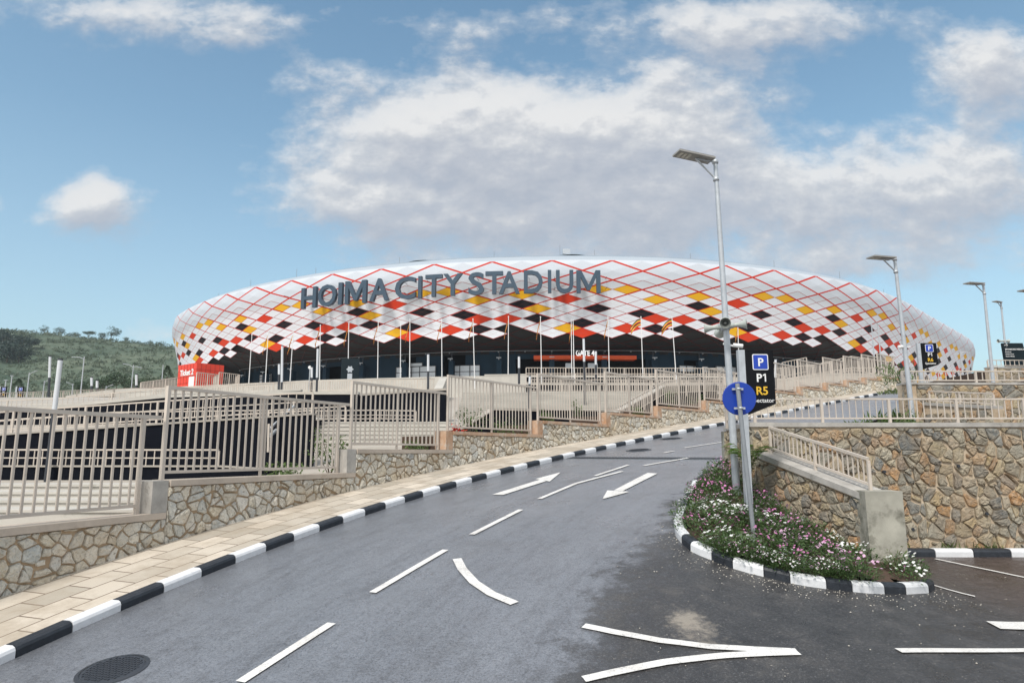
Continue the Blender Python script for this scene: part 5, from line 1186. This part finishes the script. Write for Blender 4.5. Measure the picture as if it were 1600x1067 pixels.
# round red-rimmed sign
p = at(484, 574, 66); o = thing('round_sign', 'tiny round sign on a thin post below the stadium overhang', 'sign', p); mb = MB(); mb.lathe(p, (0, -1, 0), [(.001, .0), (.16, 0), (.16, .05), (.001, .05)], 16, flat=True); mb.build('disc', M['sign_white'], o); mb = MB(); mb.tube((p.x, p.y + .05, p.z - 2.4), (p.x, p.y + .05, p.z), .05, n=6); mb.build('post', M['galv'], o)
p = at(547, 577, 72); o = thing('event_banner', 'dark banner with a white round emblem beside the flagpoles', 'banner', p); mb = MB(); mb.box(p, (1.9, .1, 2.3)); mb.build('panel', M['sign_navy'], o); mb = MB(); mb.prism([p + Vector((math.cos(a_) * q_, -.06, math.sin(a_) * q_)) for a_, q_ in [(k_ * .524, (.40, .26)[k_ % 2]) for k_ in range(12)]], Vector((0, -.03, 0))); mb.box(p - Vector((0, .07, .75)), (.5, .03, .6)); mb.build('emblem', M['galv'], o)
for s in (-.8, .8): mb = MB(); mb.beam((p.x + s, p.y, p.z - 2.6), (p.x + s, p.y, p.z - 1.15), .08); mb.build('leg', M['dark_metal'], o)
# ------------------------------------------------------------------ far street lamps with curved arms
def far_lamp(px, yb, yt, Y, arms, label, flat=False):
    b, t = vert(px, yb, yt, Y); o = thing('street_lamp', label, 'street lamp', b, 'slim street lamps on the far plaza'); k = Y / 1067; mb = MB(); mb.tube(b - UP * 2, t, 1.5 * k / 2 + .03, .9 * k / 2 + .02, 8); mb.build('pole', M['galv'], o)
    for dx, dy in arms:
        e = t + Vector((dx * k, -.3, -dy * k)); s = t - UP * k * 4; mb = MB(); m = s.lerp(e, .5) + UP * k * 1.2; mb.tube(s, m, .5 * k, n=6); mb.tube(m, e, .5 * k, n=6); arm = mb.build('arm', M['galv'], o); d = (e - m).normalized(); mb = MB(); mb.beam(e - d * k * 1, e + d * k * 5, 1.6 * k, .8 * k); mb.build('lamp_head', M['galv'], arm)
    if flat: mb = MB(); mb.box(t, (5 * k, 3 * k, .8 * k)); mb.build('lamp_head', M['galv'], o)
for a in ((126, 612, 557, 100, [(-12, 1.5)], 'tallest single arm street lamp before the green hill'), (205, 609, 570, 118, [(-10, -.5), (11, 4)], 'double arm street lamp before the green hill'), (42, 614, 582, 110, [(10, -1)], 'single arm street lamp left of the column lights'), (67.5, 612, 595, 125, [(5, .5)], 'small street lamp between the column lights and hill foot'), (165, 612, 603, 125, [(8, -.5)], 'smallest street lamp on the far plaza'), (112.5, 614, 599, 120, [(-4, 0)], 'small street lamp left of the tallest single arm lamp'), (253, 593, 570, 130, [], 'thin bare lamp pole near the conical tree'), (1505, 592, 548, 105, [(-9, 1), (8, 3)], 'double arm street lamp in front of the right end of the stadium'), (1366.5, 562, 506, 66, [(-8, 1.5)], 'street lamp before the stadium panels, nearer of the close pair'), (1376.5, 562, 504, 70, [(8, 2), (-6, 1)], 'double headed street lamp of the close pair before the stadium panels')):
    far_lamp(*a)
far_lamp(14, 626, 587, 90, [], 'thin flat topped lamp pole between the two small parking signs', True); far_lamp(7.5, 608, 594, 100, [], 'small flat topped lamp behind the small parking sign', True)
# two parked cars, mostly hidden by the rail
def car(px, py, Y, mat, label, rz):
    p = at(px, py, Y); p.z = 7.3; o = thing('parked_car', label, 'car', p); Mx = Matrix.Translation(p) @ Matrix.Rotation(rz, 4, 'Z'); mb = MB()
    prof_ = [(-2.1, .35), (-2.1, .85), (-1.3, .98), (-.75, 1.45), (.75, 1.48), (1.5, .98), (2.1, .9), (2.1, .35)]
    mb.prism([Mx @ Vector((x, -.85, z)) for x, z in prof_], (Mx.to_3x3() @ Vector((0, 1.7, 0)))); mb.build('body', M[mat], o)
    mb = MB(); mb.prism([Mx @ Vector((x, -.86, z)) for x, z in [(-1.15, 1.0), (-.7, 1.38), (.7, 1.4), (1.3, 1.0)]], (Mx.to_3x3() @ Vector((0, 1.72, 0)))); mb.build('windows', M['car_glass'], o)
    for x in (-1.3, 1.3):
        for y in (-.8, .62): mb = MB(); mb.tube(Mx @ Vector((x, y, .33)), Mx @ Vector((x, y + .2, .33)), .33, n=14); mb.build('wheel', M['tyre'], o)
car(121, 606, 80, 'car_white', 'white parked car showing above the far plaza railing', .5); car(176, 610, 86, 'car_dark', 'dark parked car on the far plaza beside the small lamp', .3)
# ------------------------------------------------------------------ hill, scrub and trees
HP = [(-700, 560), (-400, 528), (-200, 512), (0, 517), (60, 521), (110, 526), (150, 531), (190, 536), (230, 543), (268, 549), (330, 556), (420, 562), (600, 575), (900, 600)]
def hill_z(x, y):
    px = 800 + 1067 * x / 430 * 1.0; ry = float(np.interp(px, [p[0] for p in HP], [p[1] for p in HP])); zr = at(px, ry, 430).z
    k = sstep(150, 430, y); g = 7.2 + (zr - 7.2) * (k * .85 + .15 * (min(1, max(0, (y - 150) / 280)))) if y < 430 else zr - (y - 430) * .12
    return g + (math.sin(x * .035 + y * .02) * 2.2 + math.sin(x * .11 - y * .06) * 1.0) * sstep(160, 300, y) * sstep(440, 400, y) if y < 440 else g
mb = MB(); xs = [-620 + 8 * i for i in range(96)]; ys = [135 + 8 * i for i in range(52)]
mb.v = [(x, y, hill_z(x, y)) for x in xs for y in ys]; n = len(ys); mb.f = [(i * n + j, (i + 1) * n + j, (i + 1) * n + j + 1, i * n + j + 1) for i in range(len(xs) - 1) for j in range(n - 1)]; mb.m = [0] * len(mb.f); mb.sm = [True] * len(mb.f)
def hillmat():
    m, nt, b = base_mat('hill_grassland'); co = objco(nt); c = ramp(nt, noise(nt, co, .045, 8, .7), [(.32, (.05, .08, .058)), (.5, (.095, .125, .09)), (.68, (.155, .175, .125))]); c = mixc(nt, ramp(nt, noise(nt, co, .35, 6, .75), [(.5, 0.), (.7, .7)]), c, (.045, .07, .035)); nt.links.new(c, b.inputs['Base Color']); b.inputs['Roughness'].default_value = .95; b.inputs['Specular IOR Level'].default_value = .1; return m
struct(mb.build('hill', hillmat()))
def clump(mb, c, rad, n, r, flat=.7, size=.35):
    for k in range(n):
        d = rdir(r); q = c + Vector((d.x, d.y, d.z * flat)) * rad * r.uniform(.35, 1.) ** .6; u = rdir(r); leaf_quad(mb, q, u, rdir(r), rad * size * r.uniform(.6, 1.3), rad * size * .7)
r = random.Random(5); mb = MB(); mbd = MB()
for k in range(2600):
    y = 160 + 285 * r.random() ** .8; px = r.uniform(-140, 330); x = (px - 800) / 1067 * y * 1.0
    if not -610 < x < 140: continue
    dark = math.sin(x * .021 + 1) + math.sin(y * .033 + x * .01) + r.uniform(-.8, .8)
    if dark < -.1 and r.random() < .55: continue
    rad = r.uniform(.7, 1.9) * (1.25 if y > 380 else 1); c = Vector((x, y, hill_z(x, y) + rad * .3)); clump(mb, c, rad, 26, r, .65, .5)
mb.build('hill_scrub', M['leaf_scrub'])['kind'] = 'stuff'
def tree(label, loc, H, rad, seed, mat, n=900, form='round', name='tree', group=None, leaf=.16):
    r = random.Random(seed); L = Vector(loc); o = thing(name, label, 'tree', loc, group); mb = MB(); tr = MB()
    tr.tube(L - UP * .5, L + UP * H * .55, H * .028, H * .014, 7)
    if form == 'cone':
        for k in range(n):
            q = r.random() ** .8; a = r.uniform(0, 6.28); rr_ = rad * (1 - q) * r.uniform(.5, 1.08); c = L + Vector((math.cos(a) * rr_, math.sin(a) * rr_, H * (.1 + .9 * q))); leaf_quad(mb, c, (Vector((math.cos(a), math.sin(a), .4)) + rdir(r) * .5).normalized(), rdir(r), rad * leaf * 1.3, rad * leaf * .6)
    else:
        for k in range(11):
            d = rdir(r); c = L + UP * H * (.68 if form != 'umbrella' else .85) + Vector((d.x * rad * .68, d.y * rad * .68, d.z * H * (.24 if form != 'umbrella' else .08))); tr.tube(L + UP * H * .45, c, H * .011, H * .004, 5); clump(mb, c, rad * r.uniform(.34, .55), n // 11, r, .7 if form != 'umbrella' else .35, leaf * 2.2)
    mb.build('crown', M[mat], o); tr.build('trunk', M['bark'], o); return o
T = [(70, 9, 4.5, 'round', 'small round tree alone on the hill ridge beside the dark wood'), (93, 8, 6, 'round', 'broad dark tree on the hill ridge, second from the wood'), (141, 7, 7, 'umbrella', 'flat topped tree on the hill ridge'), (176, 14, 8, 'round', 'tallest open crowned tree on the hill ridge'), (198, 6, 4, 'round', 'small bushy tree right of the tallest ridge tree'), (163, 7, 6, 'round', 'low wide tree left of the tallest ridge tree'), (236, 6, 5, 'round', 'low tree on the ridge close to the stadium'), (255, 7, 6, 'round', 'tree on the ridge touching the stadium edge'), (215, 5, 5, 'round', 'low rounded tree on the falling ridge line'), (120, 5, 5, 'round', 'low bushy tree midway along the ridge')]
for i, (px, H, rad, form, lab) in enumerate(T):
    y = 428; x = (px - 800) / 1067 * y * 1.018; tree(lab, (x, y, hill_z(x, y) - .8), H * .72, rad * .62, 100 + i, 'leaf_tree', 700, form, group='trees on the hill ridge', leaf=.12)
for i, (px, yy, yt, rad, lab) in enumerate(((-8, 345, 514, 8, 'tallest dark tree at the edge of the hill wood'), (8, 340, 521, 7, 'dark tree second in the hill wood'), (24, 345, 519, 7, 'dark tree in the middle of the hill wood'), (38, 335, 524, 6, 'dark tree with a low crown in the hill wood'), (51, 345, 524, 5, 'last dark tree of the hill wood on its open side'), (0, 320, 534, 8, 'lower dark tree in front of the hill wood'), (18, 315, 538, 8, 'wide dark tree below the middle of the hill wood'), (36, 318, 541, 7, 'short dark tree at the foot of the hill wood'), (-25, 330, 522, 9, 'dark wood tree cut by the photo edge'))):
    x = (px - 800) / 1067 * yy * 1.018; z0 = hill_z(x, yy) - 1.5; zt = at(px, yt, yy).z; tree(lab, (x, yy, z0), max(6, (zt - z0) * 1.04), rad * .8, 130 + i, 'leaf_dark', 1100, group='dark trees of the hill wood', leaf=.13)
for i, (px, yb, yt, Y, rad, form, lab) in enumerate(((260, 597, 572, 132, 2.0, 'cone', 'conical evergreen tree beside the stadium edge'), (182, 604, 587, 138, 3.0, 'round', 'rounded tree at the hill foot behind the double lamp'), (236, 600, 590, 140, 2.0, 'round', 'small round tree left of the conical evergreen'), (207, 606, 590, 142, 2.4, 'round', 'dark bushy tree at the hill foot by the double lamp'), (28, 606, 592, 140, 1.6, 'cone', 'pointed small tree behind the small parking signs'), (125, 608, 598, 145, 2.4, 'round', 'low tree at the hill foot behind the white car'), (160, 606, 594, 148, 2.2, 'round', 'low leafy tree at the hill foot between lamps'))):
    b, t = vert(px, yb, yt, Y); b.z -= 1.0; tree(lab, b, t.z - b.z, rad, 160 + i, 'leaf_tree', 800, form, group='trees at the hill foot', leaf=.13)
# ------------------------------------------------------------------ sky, sun
w = bpy.data.worlds.new('World'); SC.world = w; w.use_nodes = True; nt = w.node_tree; bg = nt.nodes['Background']
SUN_EL, SUN_AZ = R(52), R(205)      # azimuth clockwise from +Y
sk = nd(nt, 'ShaderNodeTexSky', sky_type='NISHITA'); sk.sun_disc = False; sk.sun_elevation = SUN_EL; sk.sun_rotation = SUN_AZ; sk.air_density = 1.0; sk.dust_density = 1.5; sk.ozone_density = 1.5
tc = nd(nt, 'ShaderNodeTexCoord').outputs['Generated']; sp = nd(nt, 'ShaderNodeSeparateXYZ'); nt.links.new(tc, sp.inputs[0])
dy = mth(nt, 'MAXIMUM', sp.outputs[1], .12); A = mth(nt, 'DIVIDE', sp.outputs[0], dy); B = mth(nt, 'DIVIDE', sp.outputs[2], dy)
cb = nd(nt, 'ShaderNodeCombineXYZ'); nt.links.new(A, cb.inputs[0]); nt.links.new(B, cb.inputs[1]); uv = cb.outputs[0]
def wv(x, y): d = ray(x, y); return d.x / d.y, d.z / d.y
dens = None
BL = [(860, 235, 340, 95, 1.0), (700, 208, 185, 62, .75), (1030, 190, 150, 75, .7), (560, 315, 130, 50, .55), (800, 330, 330, 70, .62), (1150, 325, 310, 80, .55), (1480, 290, 185, 66, .75), (1480, 395, 230, 60, .40), (1130, 30, 260, 55, .7), (1560, 120, 130, 90, .8), (330, 25, 190, 50, .62), (90, 20, 120, 50, .45), (710, 40, 85, 50, .42), (530, 112, 150, 38, .30), (158, 326, 80, 48, .9), (-10, 315, 30, 22, .5), (245, 520, 70, 24, .42), (1000, 415, 480, 40, .40), (1160, 110, 110, 40, .25), (1030, 110, 60, 30, .3), (660, 430, 90, 30, .2)]
wn = nd(nt, 'ShaderNodeTexNoise'); wn.inputs['Scale'].default_value = 4.2; wn.inputs['Detail'].default_value = 5; nt.links.new(uv, wn.inputs['Vector'])
def vop(op, a, b):
    n_ = nd(nt, 'ShaderNodeVectorMath', operation=op)
    for i, q in enumerate((a, b)):
        if hasattr(q, 'links'): nt.links.new(q, n_.inputs[i])
        else: n_.inputs[i].default_value = q
    return n_.outputs[0]
wuv = vop('ADD', uv, vop('MULTIPLY', vop('SUBTRACT', wn.outputs['Color'], (.5, .5, .5)), (.16, .09, 0)))
def blobs(vec):
    s = nd(nt, 'ShaderNodeSeparateXYZ'); nt.links.new(vec, s.inputs[0]); out = None
    for x, y, rx, ry, amp in BL:
        cx, cy = wv(x, y); ex, ey = abs(wv(x + rx, y)[0] - cx), abs(wv(x, y + ry)[1] - cy)
        d = mth(nt, 'ADD', mth(nt, 'POWER', mth(nt, 'MULTIPLY', mth(nt, 'SUBTRACT', s.outputs[0], cx), 1 / ex), 2.), mth(nt, 'POWER', mth(nt, 'MULTIPLY', mth(nt, 'SUBTRACT', s.outputs[1], cy), 1 / ey), 2.))
        g = mth(nt, 'MULTIPLY', mth(nt, 'EXPONENT', mth(nt, 'MULTIPLY', d, -.9)), amp)
        out = g if out is None else mth(nt, 'SUBTRACT', mth(nt, 'ADD', out, g), mth(nt, 'MULTIPLY', mth(nt, 'MULTIPLY', out, g), .8))
    return out
def field(vec, b):
    st_ = vop('MULTIPLY', vec, (1., 1.5, 1.)); n1 = noise(nt, st_, 7.5, 10, .6); n2 = noise(nt, st_, 26, 8, .62)
    return mth(nt, 'ADD', b, mth(nt, 'ADD', mth(nt, 'MULTIPLY', mth(nt, 'SUBTRACT', n1, .5), .90), mth(nt, 'MULTIPLY', mth(nt, 'SUBTRACT', n2, .5), .42)))
b0 = blobs(wuv); f0 = field(uv, b0); f1 = field(vop('ADD', uv, (-.008, .022, 0.)), blobs(vop('ADD', wuv, (-.012, .035, 0.))))
cov = ramp(nt, f0, [(.27, 0.), (.40, .22), (.52, .62), (.68, .90), (.95, .97)])
lit = mth(nt, 'ADD', .50, mth(nt, 'MULTIPLY', mth(nt, 'SUBTRACT', f0, f1), 1.5)); lit = mth(nt, 'SUBTRACT', lit, mth(nt, 'MULTIPLY', mth(nt, 'SUBTRACT', f0, .75), .28))
ccol = ramp(nt, lit, [(.15, (.44, .48, .555)), (.42, (.51, .54, .60)), (.62, (.61, .63, .665)), (.85, (.80, .80, .80))])
skyc = nd(nt, 'ShaderNodeMix', data_type='RGBA', blend_type='MULTIPLY'); skyc.inputs[0].default_value = 1; nt.links.new(sk.outputs[0], skyc.inputs[6]); skyc.inputs[7].default_value = (*SKYMUL, 1)
sat = mixc(nt, ramp(nt, sp.outputs[2], [(.0, .55), (.16, .34), (.42, .06), (.6, 0.)]), skyc.outputs[2], (.50 / .15 * .76, .60 / .15 * .76, .70 / .15 * .76))
STR = .15
cl_ = vop('MULTIPLY', ccol, (CLB / STR,) * 3)
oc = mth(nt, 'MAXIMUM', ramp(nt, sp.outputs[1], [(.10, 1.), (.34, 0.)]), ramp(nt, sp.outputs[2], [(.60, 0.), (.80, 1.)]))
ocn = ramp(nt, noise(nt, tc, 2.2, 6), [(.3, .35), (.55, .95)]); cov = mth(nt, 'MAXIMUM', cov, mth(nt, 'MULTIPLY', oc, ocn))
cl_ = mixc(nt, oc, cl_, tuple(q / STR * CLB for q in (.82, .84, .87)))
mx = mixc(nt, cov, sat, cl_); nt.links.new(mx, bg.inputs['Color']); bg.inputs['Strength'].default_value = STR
sl = bpy.data.lights.new('sun', 'SUN'); sl.energy = SUN_E; sl.angle = R(12); sl.color = (1, .95, .88); so = bpy.data.objects.new('sun', sl); COL.objects.link(so)
sv = Vector((math.sin(SUN_AZ) * math.cos(SUN_EL), math.cos(SUN_AZ) * math.cos(SUN_EL), math.sin(SUN_EL))); so.rotation_euler = sv.to_track_quat('Z', 'Y').to_euler(); so.location = (0, 0, 80)
SC.view_settings.exposure = EXPO
# ------------------------------------------------------------------ thin haze in the air
if HAZE > 0:
    mb = MB(); mb.hexa([(-3200, -70, -12), (3200, -70, -12), (3200, 4100, -12), (-3200, 4100, -12), (-3200, -70, 100), (3200, -70, 100), (3200, 4100, 100), (-3200, 4100, 100)])
    m = bpy.data.materials.new('haze'); m.use_nodes = True; n2_ = m.node_tree; n2_.nodes.remove(n2_.nodes['Principled BSDF']); v = n2_.nodes.new('ShaderNodeVolumePrincipled'); v.inputs['Density'].default_value = HAZE; v.inputs['Color'].default_value = (.78, .86, .95, 1); v.inputs['Anisotropy'].default_value = .2
    n2_.links.new(v.outputs[0], n2_.nodes['Material Output'].inputs['Volume']); hz = mb.build('haze', m); hz['kind'] = 'stuff'
SC.cycles.max_bounces = 6; SC.cycles.diffuse_bounces = 3; SC.cycles.glossy_bounces = 3; SC.cycles.transmission_bounces = 2; SC.cycles.volume_bounces = 0
